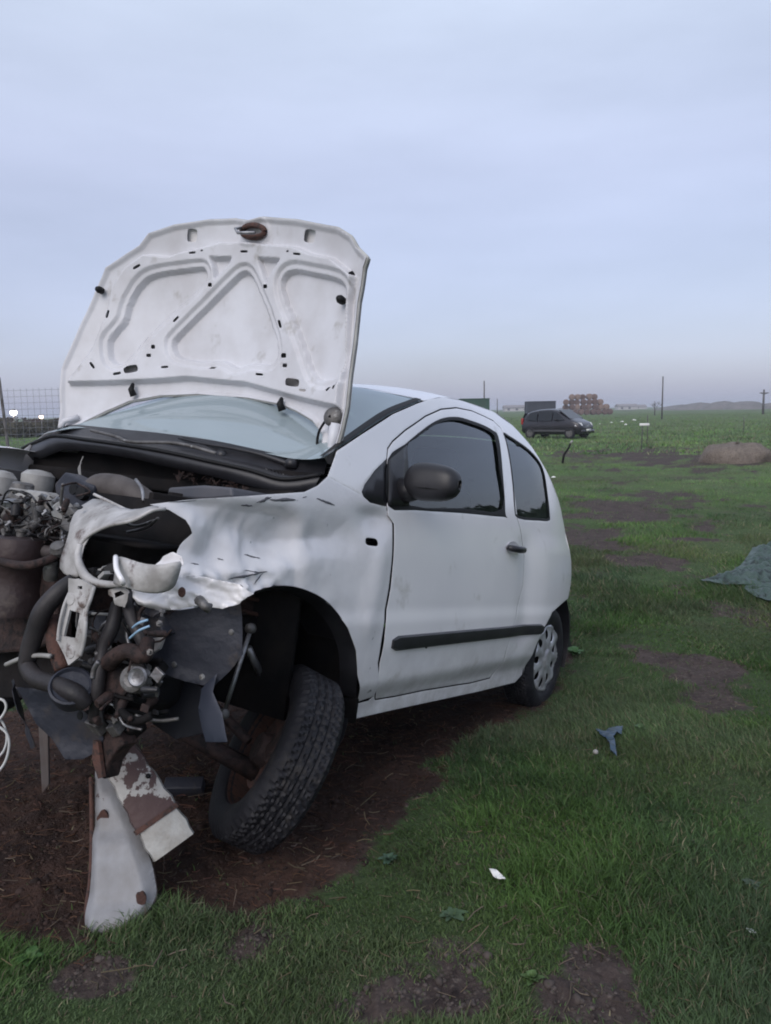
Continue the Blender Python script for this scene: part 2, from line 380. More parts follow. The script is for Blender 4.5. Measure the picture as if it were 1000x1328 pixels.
f = mth('ADD', s.outputs[0], mth('MULTIPLY', mth('SUBTRACT', nz(7, 0, 1), .5), 1.5)); r = t.nodes.new('ShaderNodeMapRange'); r.inputs[1].default_value = .42; r.inputs[2].default_value = .62; t.links.new(f, r.inputs[0])
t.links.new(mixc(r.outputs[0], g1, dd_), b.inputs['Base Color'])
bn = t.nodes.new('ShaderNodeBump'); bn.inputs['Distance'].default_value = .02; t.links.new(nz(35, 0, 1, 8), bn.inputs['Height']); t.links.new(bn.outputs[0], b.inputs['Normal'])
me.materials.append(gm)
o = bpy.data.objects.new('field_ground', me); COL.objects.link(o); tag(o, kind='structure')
# ------------------------------------------------------------------ grass
VCM = {}
def vcmat(name, rough=.7, trans=.25):
    m = bpy.data.materials.new(name); m.use_nodes = True; t = m.node_tree; b = t.nodes['Principled BSDF']; b.inputs['Roughness'].default_value = rough; b.inputs['Specular IOR Level'].default_value = .25
    a = t.nodes.new('ShaderNodeAttribute'); a.attribute_name = 'tint'; t.links.new(a.outputs['Color'], b.inputs['Base Color'])
    if trans:
        tr = t.nodes.new('ShaderNodeBsdfTranslucent'); t.links.new(a.outputs['Color'], tr.inputs[0]); x = t.nodes.new('ShaderNodeMixShader'); x.inputs[0].default_value = trans
        t.links.new(b.outputs[0], x.inputs[1]); t.links.new(tr.outputs[0], x.inputs[2]); t.links.new(x.outputs[0], t.nodes['Material Output'].inputs[0])
    return m
LEAFM = vcmat('grass_blades'); STRAWM = vcmat('dry_straw', .8, .1)
def trimesh(name, V, T, colr, m):
    me = bpy.data.meshes.new(name); me.vertices.add(len(V)); me.vertices.foreach_set('co', V.ravel())
    me.loops.add(T.size); me.loops.foreach_set('vertex_index', T.ravel().astype(np.int32)); me.polygons.add(len(T)); me.polygons.foreach_set('loop_start', np.arange(len(T))*T.shape[1])
    me.update(calc_edges=True); a = me.color_attributes.new('tint', 'FLOAT_COLOR', 'POINT'); a.data.foreach_set('color', np.c_[colr, np.ones(len(colr))].ravel())
    me.materials.append(m); me.shade_smooth(); o = bpy.data.objects.new(name, me); COL.objects.link(o); return o
def gz2(x, y, b):
    d = np.hypot(x, y); return gz(x, y)+np.exp(-d/14)*(np.maximum(0, fbm(x*9, y*9, 2.2, 4))*.05*(.35+.65*b)-.012*b)
def blades(name, n, d0, d1, h, w, seg, power=1.0, ang=.62, keepbare=.08):
    u = rng.random(n); d = d0*(d1/d0)**u if power == 1 else d0+(d1-d0)*u**power
    a = rng.uniform(-ang, ang, n); x = np.sin(a)*d; y = np.cos(a)*d
    bm, cm = baremask(x, y)
    k = rng.random(n) > np.clip((bm-.50)*4.0+.6*fbm(x*5, y*5, 4.4, 2), 0, 1-keepbare*(1-np.clip(cm, 0, .9)))
    x, y, d, bm, cm = x[k], y[k], d[k], bm[k], cm[k]; n = len(x)
    tall = np.clip(.95+1.9*fbm(x*1.5, y*1.5, 6.1, 3)+1.5*np.maximum(0, fbm(x*7, y*7, 2.5, 2))+.35*np.exp(-((bm-.16)/.14)**2)*(cm > .02), .45, 2.2)*(1-.5*bm)
    hh = h*tall*rng.uniform(.5, 1.25, n); ww = w*rng.uniform(.6, 1.3, n)*(1+.0*d)
    th = rng.uniform(0, 2*np.pi, n); lean = rng.uniform(.15, 1.05, n)*hh
    wx, wy = vnoise(x*.8, y*.8, 1.2)*2, vnoise(x*.8, y*.8, 7.2)*2
    dx, dy = np.cos(th)*lean+wx*hh*.5, np.sin(th)*lean+wy*hh*.5
    ph = rng.uniform(0, np.pi, n); sx, sy_ = np.cos(ph)*ww, np.sin(ph)*ww
    z = gz2(x, y, bm)-.004
    B = np.stack([x, y, z], 1); S = np.stack([sx, sy_, 0*x], 1); D = np.stack([dx, dy, hh*.85], 1)
    if seg == 2:
        Mx = B+D*np.array([.4, .4, .65]); V = np.stack([B-S, B+S, Mx+S*.75, Mx-S*.75, B+D], 1).reshape(-1, 3); i = np.arange(n)[:, None]*5
        T = np.concatenate([i+[0, 1, 2], i+[0, 2, 3], i+[3, 2, 4]]); r = 5
    else:
        V = np.stack([B-S, B+S, B+D], 1).reshape(-1, 3); i = np.arange(n)[:, None]*3; T = i+[0, 1, 2]; r = 3
    p = np.clip(.5+1.5*fbm(x*.9, y*.9, 9.9, 4)+rng.normal(0, .16, n), 0, 1)[:, None]
    q = np.clip(.3+2.0*fbm(x*2.1, y*2.1, 3.9, 2)+rng.normal(0, .25, n), 0, 1)[:, None]
    c = (1-p)*np.array([.034, .070, .030])+p*np.array([.088, .165, .042]); yb = np.clip(fbm(x*.7+5, y*.7, 12.3, 3)*2.2, 0, .6)[:, None]; c = (1-yb)*c+yb*np.array([.105, .115, .055]); c = (1-q*.55)*c+q*.55*np.array([.090, .122, .074])
    c = c*(1+.75*sst(d, 5, 22))[:, None]+np.array([.008, .004, .004])*sst(d, 5, 22)[:, None]  # painted light: blades paler with distance, as lit tips hide the shaded gaps
    dry = (rng.random(n) < .085+.12*bm)[:, None]; c = np.where(dry, np.array([.19, .17, .11])*rng.uniform(.6, 1.2, (n, 1)), c)
    c = c*rng.uniform(.7, 1.35, (n, 1))*(1+.55*np.clip(fbm(x*3.1, y*3.1, 15.5, 3), -.6, .8))[:, None]; o = trimesh(name, V, T, np.repeat(c, r, 0), LEAFM); tag(o, kind='stuff'); return o
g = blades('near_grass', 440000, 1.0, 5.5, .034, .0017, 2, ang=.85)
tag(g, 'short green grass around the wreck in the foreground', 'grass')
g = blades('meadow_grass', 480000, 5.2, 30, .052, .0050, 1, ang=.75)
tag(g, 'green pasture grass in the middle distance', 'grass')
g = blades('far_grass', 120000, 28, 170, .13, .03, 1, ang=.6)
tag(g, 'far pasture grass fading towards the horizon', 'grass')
# dry stalks lying on the ground
def straws(name, n, pick, colr=(.17, .145, .11), ls=1.0):
    V = []; T = []; C = []
    for i in range(n):
        x, y = pick(); th = rng.uniform(0, 2*np.pi); L = rng.uniform(.015, .06)*(1.9 if rng.random() < .12 else 1)*ls; w = rng.uniform(.0008, .0019)
        d = np.array([math.cos(th), math.sin(th), 0]); s = np.array([-d[1], d[0], 0])*w; z = float(gz2(np.array(x), np.array(y), 1.0))+rng.uniform(.004, .022)
        p = np.array([x, y, z]); tilt = np.array([0, 0, rng.uniform(-.12, .25)*L]); m1 = p+d*L*.5+tilt*.5+s*rng.uniform(-6, 6); e = p+d*L+tilt; up = np.array([0, 0, w*1.2]); k = len(V)
        for q in (p, m1, e): V += [q-s, q+s, q+up]
        for a in (0, 3):
            for e1, e2 in ((0, 1), (1, 2), (2, 0)): T += [(k+a+e1, k+a+e2, k+a+3+e2), (k+a+e1, k+a+3+e2, k+a+3+e1)]
        cc = np.array(colr)*rng.uniform(.3, 1.15)*(1, rng.uniform(.85, 1), rng.uniform(.7, 1)); C += [cc]*9
    o = trimesh(name, np.array(V), np.array(T), np.array(C), STRAWM); tag(o, kind='stuff'); return o
def pick_front():
    while True:
        d = 1.15*(7/1.15)**rng.random(); a = rng.uniform(-.6, .6); return math.sin(a)*d, math.cos(a)*d
o = straws('fallen_stalks', 1500, pick_front); tag(o, 'dry stalks and straw bits scattered over the ground', 'straw')
def pick_soil():
    while True:
        x, y = rng.uniform(-2.2, 1.2), rng.uniform(1.6, 5.0)
        if baremask(np.array([x]), np.array([y]))[1][0] > .15: return x, y
_P = np.stack([rng.uniform(-2.2, 1.3, 26000), rng.uniform(1.55, 5.0, 26000)], 1); _c = baremask(_P[:, 0], _P[:, 1])[1]; _P = _P[_c > .12]; _i = [0]
def pick_soil():
    _i[0] += 1; return _P[_i[0] % len(_P)]
o = straws('dry_litter', 5200, pick_soil, (.105, .058, .042), .8); tag(o, 'trampled reddish dry grass on the soil under and before the wreck', 'dry grass')
# clods and small stones on the bare soil
def clods(n):
    V = []; T = []; C = []
    ph = (1+5**.5)/2; ico = np.array([(-1, ph, 0), (1, ph, 0), (-1, -ph, 0), (1, -ph, 0), (0, -1, ph), (0, 1, ph), (0, -1, -ph), (0, 1, -ph), (ph, 0, -1), (ph, 0, 1), (-ph, 0, -1), (-ph, 0, 1)])/1.9
    it = np.array([(0, 11, 5), (0, 5, 1), (0, 1, 7), (0, 7, 10), (0, 10, 11), (1, 5, 9), (5, 11, 4), (11, 10, 2), (10, 7, 6), (7, 1, 8), (3, 9, 4), (3, 4, 2), (3, 2, 6), (3, 6, 8), (3, 8, 9), (4, 9, 5), (2, 4, 11), (6, 2, 10), (8, 6, 7), (9, 8, 1)])
    d = 1.1*(9/1.1)**rng.random(n*4); a = rng.uniform(-.65, .65, n*4); x = np.sin(a)*d; y = np.cos(a)*d; b, c = baremask(x, y); k = np.where(b > .45)[0][:n]
    for i in k:
        r = rng.uniform(.002, .008)*(2.2 if rng.random() < .03 else 1); P = ico*r*rng.uniform(.6, 1.3, (12, 3)); P[:, 2] *= .6
        P += [x[i], y[i], float(gz2(x[i], y[i], b[i]))+r*.1]; T += list(it+len(V)); V += list(P)
        base = np.array([.040, .025, .021]) if c[i] > .5 else np.array([.075, .06, .054]); C += [base*rng.uniform(.5, 1.5)]*12
    o = trimesh('soil_clods', np.array(V), np.array(T), np.array(C), STRAWM); return o
tag(clods(12000), 'crumbs of loose brown soil on the bare patches', 'soil', kind='stuff')
# broad-leaved weeds
def weed(u, v, n, L, label, colr, up=.35):
    c0 = gnd(u, v); V = []; Fc = []
    for i in range(n):
        th = 2*math.pi*i/n+rng.uniform(-.3, .3); l = L*rng.uniform(.6, 1.15); w = l*rng.uniform(.16, .24); el = rng.uniform(up*.5, up*1.5); k = len(V)
        d = np.array([math.cos(th), math.sin(th), 0]); s = np.array([-d[1], d[0], 0])
        for j in range(7):
            t_ = j/6; p = c0+d*l*t_*math.cos(el)+np.array([0, 0, .006+l*math.sin(el)*t_*(1-.55*t_)]); ww = w*math.sin(math.pi*min(.97, .12+t_*.88))**.8*(1+.35*(j % 2)); sag = np.array([0, 0, ww*.35])
            V += [p-s*ww+sag, p, p+s*ww+sag]
            if j: a = k+3*(j-1); Fc += [(a, a+1, a+4, a+3), (a+1, a+2, a+5, a+4)]
    m = mat('weed_leaf_'+label.split()[0], colr, .55, col2=tuple(q*.6 for q in colr), nscale=40, spec=.3)
    o = obj('weed', V, Fc, m, smooth=True, solid=.0006); tag(o, label, 'weed'); return o
weed(585, 1190, 7, .042, 'pale broad-leaved weed right below the torn white scrap', (.055, .095, .048))
weed(505, 1118, 20, .035, 'feathery bluish weed clump at the edge of the bare soil', (.06, .11, .07), .8)
weed(640, 965, 12, .045, 'small leafy weed left of the blue scrap', (.055, .12, .04), .5)
weed(830, 948, 16, .045, 'light green leafy weed to the right of the blue scrap', (.07, .125, .05), .8)
weed(975, 1150, 7, .035, 'greyish weed rosette at the right edge of the grass', (.06, .09, .058), .4)
weed(690, 1275, 22, .036, 'bright yellow-green weed between the two front soil patches', (.075, .13, .042), 1.0)
weed(745, 850, 12, .10, 'lush green weed beside the rear wheel', (.05, .13, .03), .9)
weed(40, 1250, 18, .05, 'green weed tuft in the bottom left corner', (.05, .12, .03), .8)
# ------------------------------------------------------------------ the wrecked car
CAR = empty('wrecked_car')
m4 = Matrix.Identity(4)
for i in range(3):
    for j in range(3): m4[i][j] = CM[i][j]
    m4[i][3] = CT[i]
CAR.matrix_world = m4
tag(CAR, 'white three-door hatchback with smashed front and raised hood', 'car')
_sz = [.0, .2, .4, .6, .8, .97, 1.1, 1.3, 1.45, 1.55, 1.7]; _sy = [.78, .80, .83, .835, .82, .79, .745, .665, .59, .515, .36]
_zt = np.linspace(-.3, 2.0, 1151); _k = np.exp(-.5*(np.arange(-60, 61)*.002/.045)**2); _k /= _k.sum()
_yt = np.convolve(np.pad(np.interp(_zt, _sz, _sy), 60, mode='edge'), _k, mode='valid')
def sy(x, z):
    y = np.interp(z, _zt, _yt)+.010*sst(-z, -.60, -.535)-.030*sst(-z, -.345, -.25)
    y = y+(.016*sst(-x, 1.80, 2.10)-.008*np.exp(-((x+1.80)/.10)**2))*sst(z, .34, .46)*sst(-z, -.98, -.86)
    return y-np.where(x > 0, .336*np.clip(x, 0, 2)**2, 0)-np.where(x < -2.1, .13*(x+2.1)**2, 0)
def side(u, v, f=None): return march(C0, cray(u, v), lambda x, y, z: y-(f or sy)(x, z))
def sxz(pts): return np.array([side(u, v)[[0, 2]] for u, v in pts])
CRS = []
for (p1, p2, A, w) in [((372, 704), (436, 697), -.030, .022), ((436, 697), (455, 672), -.022, .02), ((372, 704), (352, 690), .016, .02), ((330, 655), (322, 720), .020, .018), ((322, 720), (350, 750), -.016, .016), ((395, 650), (350, 690), .014, .014), ((258, 665), (242, 700), .012, .015), ((270, 690), (330, 730), -.018, .018),
                       ((410, 655), (450, 650), -.016, .012), ((462, 668), (506, 664), -.020, .010), ((400, 720), (465, 730), .010, .03), ((300, 660), (280, 720), -.015, .02), ((350, 655), (420, 668), -.018, .014), ((225, 745), (330, 742), .022, .010), ((240, 762), (350, 752), -.030, .010), ((470, 760), (480, 860), .008, .02), ((340, 720), (400, 745), .012, .02)]:
    a_, b_ = side(*p1), side(*p2); CRS.append((a_[0], a_[2], b_[0], b_[2], A, w))
def dent(x, z):   # crash damage of the left front wing
    fr = sst(x, -.42, .25); c1 = (fbm(x*5+3, z*5, 1.1, 2))*.05*fr
    rid = (.5-np.abs(fbm(x*6.5+z*4, z*7-x*3, 4.2, 2)))*.045*fr
    low = sst(x, .0, .25)*sst(-z, -.74, -.60); cr = (.5-np.abs(fbm(x*17, z*30+x*9, 8.2, 3)))*.075*low
    rear = np.exp(-((x+.38)/.10)**2-((z-.90)/.05)**2)*-.022+np.exp(-((x+.42-(.8-z)*.2)/.06)**2)*.010*sst(z, .45, .6)*sst(-z, -.85, -.75)
    for (u1, v1, u2, v2, A, w) in CRS:
        ax_, az_, bx_, bz_ = u1, v1, u2, v2; L = (bx_-ax_)**2+(bz_-az_)**2; t = np.clip(((x-ax_)*(bx_-ax_)+(z-az_)*(bz_-az_))/L, 0, 1)
        dd = np.hypot(x-ax_-t*(bx_-ax_), z-az_-t*(bz_-az_)); c1 = c1+A*np.exp(-dd/w)*np.sin(np.clip(t*.94+.03, 0, 1)*math.pi)**.6
    big = -.05*np.exp(-((x-.12)/.16)**2-((z-.80)/.07)**2)-.03*np.exp(-((x+.15)/.14)**2-((z-.84)/.09)**2)+.02*np.exp(-((x-.02)/.06)**2-((z-.77)/.2)**2)*sst(z, .66, .75)
    near = sst(x, -.02, .10)*sst(-z, -.90, -.84)+sst(-z, -.93, -.80)*sst(x, -.52, -.40)*.6; near = np.clip(near, 0, 1)
    fo = fold(x, z, 4.6, 12, 6)*.030*fr*sst(-z, -.90, -.80)+fold(x, z, 10, 33, 7)*.013*fr+fold(x, z, 13, 9, 7)*.045*low
    return (c1*.35+rid*.25-.02*fr+cr*.6+fo+big)*near+rear*sst(-z, -.955, -.90)
def panel(name, outer, holes, parent, m, step=.025, dn=None, solid=.0015, off=0., mirror=False, yfun=None, bevel=0):
    v2, f2 = sheet2d(outer, holes, step); y = (yfun or sy)(v2[:, 0], v2[:, 1])+off
    if dn: y = y+dn(v2[:, 0], v2[:, 1])
    V = np.stack([v2[:, 0], y, v2[:, 1]], 1)
    if mirror: V[:, 1] *= -1
    else: f2 = f2[:, ::-1]
    return obj(name, V, f2, m, parent, solid=solid)
def inset(P, d):  # shrink (d>0) polygon
    P = resample(P, .02); n = len(P); a = np.roll(P, 1, 0); b = np.roll(P, -1, 0); t = b-a; t /= np.linalg.norm(t, axis=1)[:, None]+1e-9; nn = np.stack([-t[:, 1], t[:, 0]], 1)
    A = np.sum(P[:, 0]*np.roll(P[:, 1], -1)-np.roll(P[:, 0], -1)*P[:, 1]); return P+nn*d*(1 if A > 0 else -1)
DOOR = sxz([(502, 655), (501.5, 610), (502, 594), (503, 582), (509, 573), (526, 558), (552, 540), (572, 531), (592, 529), (612, 533), (628, 540), (640, 546), (650, 556), (659, 580), (665, 620), (671, 672), (677, 700), (680, 722), (678, 760), (668, 804), (656, 844), (647, 866), (636, 879), (610, 885.5), (550, 895), (512, 903), (487, 907), (488, 890), (492, 860), (500, 810), (507, 760), (511, 710), (511, 680), (503, 668)])
BODY = sxz([(425, 618), (437, 585), (470, 563), (510, 537), (540, 524), (556, 518), (575, 515), (600, 520), (640, 534), (665, 552), (690, 580), (710, 613), (725, 650), (733, 690), (740, 720), (741, 750), (737, 776),
            (732, 780), (716, 794), (706, 814), (698, 831), (689, 852), (679, 873), (668, 885), (620, 897), (550, 912), (500, 923), (457, 933), (462, 913), (478, 909), (485, 903), (489, 890), (493, 860), (501, 810), (508, 760), (512, 710), (512, 680), (505, 668), (500, 657), (480, 652), (470, 643)])
QWIN = sxz([(653, 561), (660, 565), (668, 570), (686, 583), (700, 599), (706, 614), (709, 632), (713, 667), (712, 675), (700, 675), (672, 672), (667, 658), (665, 630), (661, 597), (656, 572)]); QWIN = spline(QWIN, 3, True)
QPANE = sxz([(502, 594), (486, 610), (473, 628), (469, 638), (473, 648), (482, 653), (502, 657)])
DWIN = sxz([(503, 596), (526, 576), (540, 564), (560, 549), (576, 542), (594, 541), (612, 546), (628, 552), (640, 559), (646, 566), (651, 605), (655, 665), (654, 670), (600, 665), (539, 661), (503, 655)]); DWIN = spline(DWIN, 3, True)
DWIN2 = sxz([(530, 655), (529, 620), (527, 580), (540, 568), (560, 553), (577, 546), (594, 545), (612, 550), (628, 556), (638, 562), (642, 569), (647, 605), (651, 660), (600, 659)]); DWIN2 = spline(DWIN2, 3, True)
for s, mirr in ((1, False), (-1, True)):
    dh = inset(DOOR, -.004)
    panel('body_side', BODY, [dh, QWIN, QPANE], CAR, PAINT, .014, mirror=mirr)
    q = panel('quarter_window', inset(QWIN, -.012), [], CAR, SIDEG, .05, off=-.007, mirror=mirr, solid=0); q.name = 'quarter_window'
    panel('window_seal', inset(QWIN, -.001), [inset(QWIN, .012)], q, SEAL, .05, off=.001, mirror=mirr)
    panel('vent_pane', inset(QPANE, -.004), [], CAR, BLK, .05, off=-.003, mirror=mirr)
    door = panel('door', inset(DOOR, .002), [DWIN], CAR, PAINT, .014, mirror=mirr, dn=lambda x, z: .004*np.exp(-((z-.47)/.05)**2)+.0012*fbm(x*3, z*3, 5, 2))
    gasket = panel('door_gap', inset(DOOR, -.018), [inset(DOOR, .012)], door, SEAL, .05, off=-.016, mirror=mirr)
    panel('door_glass', inset(DWIN2, -.015), [], door, SIDEG, .05, off=-.010, mirror=mirr, solid=0)
    panel('door_glass_seal', inset(DWIN, -.001), [DWIN2], door, SEAL, .04, off=.0015, mirror=mirr)
    tri = sxz([(503, 597), (527, 577), (529, 620), (530, 656), (503, 655)])
    panel('mirror_mount', tri, [], door, BLK, .04, off=.004, mirror=mirr, solid=.006)
    # side moulding, its length follows the door and the rear quarter
    v = []; Fc = []; xs = np.linspace(-.525, -2.05, 40)
    for x in xs:
        e_ = 1.0 if -2.03 < x < -.535 else .55
        for dz, dy in ((-.027*e_, .000), (-.022*e_, .013*e_), (0, .017*e_), (.022*e_, .013*e_), (.027*e_, .000)):
            v.append((x, s*(sy(x, .472+dz)+dy+.003), .472+dz))
    for i in range(len(xs)-1):
        for j in range(4): Fc.append((i*5+j, i*5+j+1, i*5+j+6, i*5+j+5))
    Fc += [tuple(range(5)), tuple(len(v)-1-k for k in range(5))]
    obj('side_moulding', v, Fc, BLK, CAR, autos=50)
    # door handle with its recess
    h = np.array([-1.625, float(sy(-1.625, .862)), .862]); q = MB()
    q.add(*[(lambda n: ([(h[0]+.078*math.cos(2*math.pi*i/n)*r, s*(h[1]+dy), h[2]+.034*math.sin(2*math.pi*i/n)*r) for r, dy in ((1, .002), (.6, -.002), (.1, -.004)) for i in range(n)], [(j*n+i, j*n+(i+1) % n, (j+1)*n+(i+1) % n, (j+1)*n+i) for j in range(2) for i in range(n)]))(24)][0])
    dish = q.build('handle_dish', DPAINT, door)
    q = MB(); q.tube([(h[0]+.082, s*(h[1]+.004), h[2]+.002), (h[0]+.07, s*(h[1]+.026), h[2]), (h[0], s*(h[1]+.036), h[2]-.001), (h[0]-.07, s*(h[1]+.028), h[2]), (h[0]-.084, s*(h[1]+.004), h[2])], [.010, .016, .017, .016, .010], 10); q.build('door_handle', BLK, door)
# screw hole left where the moulding clip is missing
p = side(552, 838); q = MB(); q.lathe([(.001, .0), (.008, .0), (.009, .004), (.005, .008)], p, (0, 1, 0), 10); q.build('moulding_clip', BLK, CAR)
# front wings
WING = sxz([(200, 655), (240, 650), (300, 645), (350, 641), (395, 638), (412, 630), (425, 618), (470, 643), (480, 652), (500, 657), (505, 666), (510.5, 678), (508.5, 710), (504, 760), (497.5, 810), (490, 860), (485, 903), (464, 910), (464, 876), (462, 844), (452, 815), (436, 791), (417, 774), (388, 762), (359, 760), (334, 767), (298, 781), (272, 786), (250, 789), (222, 791), (204, 782), (207, 765), (226, 740), (240, 708), (253, 692), (245, 675), (225, 662)])
MARK = side(483, 703)
mk = np.array([[MARK[0]+.036*np.sign(math.cos(a))*abs(math.cos(a))**.5, MARK[2]+.013*np.sign(math.sin(a))*abs(math.sin(a))**.7] for a in np.linspace(0, 2*math.pi, 24, endpoint=False)])
wing = panel('front_wing', WING, [mk], CAR, DPAINT, .010, dn=dent, solid=.0012)
wing['label'] = 'crumpled left front wing with creases and scraped paint'
r_ = np.random.default_rng(31)
ywing = lambda x, z: sy(x, z)+dent(x, z)
for (u0, v0, u1, v1, w) in [(335, 652, 352, 645, 4), (350, 648, 384, 648, 3.2), (392, 645, 398, 644, 1.2), (410, 646, 434, 655, 2.0), (318, 656, 333, 657, 2), (330, 721, 350, 726, 1.8), (322, 740, 345, 744, 1.3), (300, 752, 352, 742, 2.2), (252, 731, 264, 733, 1.3), (294, 726, 300, 728, 1), (334, 759, 348, 744, 1.5), (225, 652, 262, 650, 1.0), (262, 757, 290, 764, 1.5)]:
    n_ = 9; dx, dv = u1-u0, v1-v0; L_ = math.hypot(dx, dv); nx, nv = -dv/L_, dx/L_; P = []
    for s_ in (1, -1):
        for k in range(n_)[::s_]: t_ = k/(n_-1); w_ = s_*w*(.25+math.sin(math.pi*t_))*r_.uniform(.25, 1.1)*.7; P.append((u0+dx*t_+nx*w_, v0+dv*t_+nv*w_))
    panel('scrape_mark', sxz(P), [], wing, mat('scraped_primer', (.13, .13, .145), .7, col2=(.07, .07, .08), nscale=60), .008, yfun=ywing, off=.0012, solid=.0006)
q = MB(); c_ = MARK-[0, .03, 0]; q.box(c_, (.085, .004, .04)); q.build('marker_lamp_cavity', DARK, wing)
WR = sxz([(395, 638), (412, 630), (425, 618), (470, 643), (500, 657), (512, 678), (507, 760), (492, 860), (485, 903), (464, 910), (464, 876), (452, 815), (417, 774), (359, 760), (334, 767), (330, 642)])
panel('front_wing', WR, [], CAR, PAINT, .03, mirror=True)
# right wing upper edge continues forward to the picture edge
q = MB()
V = []; 
for x in np.linspace(-.12, .62, 16):
    z = .985-.10*max(0, x)-.13*max(0, x)**2; y = -float(sy(x, z))
    V += [(x, y+.12, z+.012), (x, y+.055, z+.016), (x, y+.01, z), (x, y-.01, z-.05), (x, y-.02, z-.22)]
obj('wing_top', V, [(i*5+j, i*5+j+1, i*5+j+6, i*5+j+5) for i in range(15) for j in range(4)], PAINT, CAR, solid=.002)
# rolled black lip of the left wheel arch
arch = spline([side(u, v) for u, v in [(463, 905), (464, 876), (462, 844), (452, 815), (436, 791), (417, 774), (388, 762), (359, 760), (334, 767)]], 5)
q = MB(); n = len(arch); V = []
for p_ in arch: V += [p_+[0, -.004, 0], p_+[0, -.03, .0]+(np.array([-.08, 0, .33])-p_)*[.04, 0, .04], p_+[0, -.06, 0]+(np.array([-.08, 0, .33])-p_)*[.06, 0, .06]]
obj('arch_lip', V, [(i*3+j, i*3+j+1, i*3+j+4, i*3+j+3) for i in range(n-1) for j in range(2)], BLK, CAR, solid=.002)
# wheel arch liner, half barrel with ribs
V = []; nth, ny = 40, 8
for j in range(ny):
    y = .80-j*.055
    for i in range(nth):
        th = RAD(-55+250*i/(nth-1)); r_ = .375+.006*math.sin(i*1.9)+(.02 if j > 4 else 0); V.append((-.06-r_*math.cos(th), y-.02*(1-math.sin(max(0, th))), .335+r_*math.sin(th)))
obj('wheel_arch_liner', V, [(j*nth+i, j*nth+i+1, (j+1)*nth+i+1, (j+1)*nth+i) for j in range(ny-1) for i in range(nth//2+5 if False else 26)], BLK, CAR, solid=.003)
q = MB(); q.box((-.15, .40, .58), (.62, .02, .62)); q.box((-.42, .60, .45), (.02, .40, .5)); q.build('inner_panel', DARK, CAR)  # dark panels added so the wheel arch reads as deep shade
# lofts across the car: roof, tailgate, windscreen
def loft(name, L, bulge, m, n=20, solid=.002, par=None, power=2):
    L = np.array(L, float); V = []; k = len(L)
    for i in range(k):
        t = L[min(i+1, k-1)]-L[max(i-1, 0)]; nn = np.array([t[2], 0, -t[0]]); nn /= np.linalg.norm(nn); 
        if nn @ bulge[1] < 0: nn = -nn
        b_ = bulge[0][i] if hasattr(bulge[0], '__len__') else bulge[0]
        for j in range(n+1):
            s = -1+2*j/n; V.append((L[i][0]+nn[0]*b_*(1-abs(s)**power), L[i][1]*s, L[i][2]+nn[2]*b_*(1-abs(s)**power)))
    return obj(name, V, [(i*(n+1)+j, i*(n+1)+j+1, (i+1)*(n+1)+j+1, (i+1)*(n+1)+j) for i in range(k-1) for j in range(n)], m, par or CAR, solid=solid)
railp = [side(u, v) for u, v in [(550, 519.5), (556, 518), (575, 515), (600, 520), (640, 534), (665, 552), (690, 580)]]
rail = spline(railp, 4)
loft('roof', rail, (.055, np.array([0, 0, 1.])), PAINT, power=2.2)
tg = spline([side(u, v) for u, v in [(690, 580), (710, 613), (725, 650), (733, 690), (740, 720), (741, 750), (737, 776)]], 4)
tgo = loft('tailgate', tg, (np.linspace(.05, .12, len(tg)), np.array([-1., 0, 0])), PAINT)
tw = tg[3:13]*[1, .84, 1]+[-.03, 0, 0]; loft('rear_glass', tw, (.10, np.array([-1., 0, 0])), BLK, par=tgo)
ap = spline([side(u, v) for u, v in [(437, 585), (470, 563), (510, 537), (540, 524), (550, 519.5)]], 5)
ap0 = ap[0]+(ap[0]-ap[5])*.35
wsl = np.vstack([[ap0], ap]); wsl = wsl-[0, .012, 0]
WSL = wsl
# interior
def prism_obj(name, P, vec, m, par=CAR, **k):
    q = MB(); q.prism(P, vec); return q.build(name, m, par, **k)
prism_obj('dashboard', [(-.32, -.62, .70), (-.32, -.62, .98), (-.45, -.62, 1.02), (-.72, -.62, .97), (-.80, -.62, .80), (-.75, -.62, .62)], (0, 1.24, 0), BLK, bevel=.03)
for sy_ in (.34, -.34):
    st = empty('seat', (0, 0, 0), 0, CAR)
    prism_obj('seat_cushion', [(-.95, sy_-.24, .48), (-.92, sy_-.24, .60), (-1.40, sy_-.24, .58), (-1.45, sy_-.24, .44)], (0, .48, 0), FABR, st, bevel=.04)
    prism_obj('seat_back', [(-1.36, sy_-.23, .52), (-1.55, sy_-.23, 1.12), (-1.65, sy_-.23, 1.10), (-1.50, sy_-.23, .50)], (0, .46, 0), FABR, st, bevel=.04)
    prism_obj('headrest', [(-1.56, sy_-.12, 1.16), (-1.58, sy_-.12, 1.32), (-1.66, sy_-.12, 1.31), (-1.65, sy_-.12, 1.15)], (0, .24, 0), FABR, st, bevel=.03)
q = MB(); c_ = np.array([-.86, .34, .93]); ax = np.array([-.85, 0, .5]); u_ = np.array([0, 1., 0]); w_ = np.cross(ax, u_); w_ /= np.linalg.norm(w_)
q.tube([c_+.18*(math.cos(a)*u_+math.sin(a)*w_) for a in np.linspace(0, 2*math.pi, 33)], .014, 8); q.tube([c_-.18*u_, c_+.18*u_], .016, 6); q.tube([c_, c_-.18*w_], .016, 6); q.tube([c_, c_+np.array([.25, 0, -.1])], .03, 8); q.build('steering_wheel', BLK, CAR)
prism_obj('rear_bench', [(-1.95, -.6, .45), (-1.95, -.6, .60), (-2.30, -.6, .62), (-2.5, -.6, 1.05), (-2.58, -.6, 1.0), (-2.45, -.6, .45)], (0, 1.2, 0), FABR, bevel=.04)
q = MB(); q.box((-1.5, 0, .24), (2.15, 1.50, .02)); q.build('floor_pan', DARK, CAR)
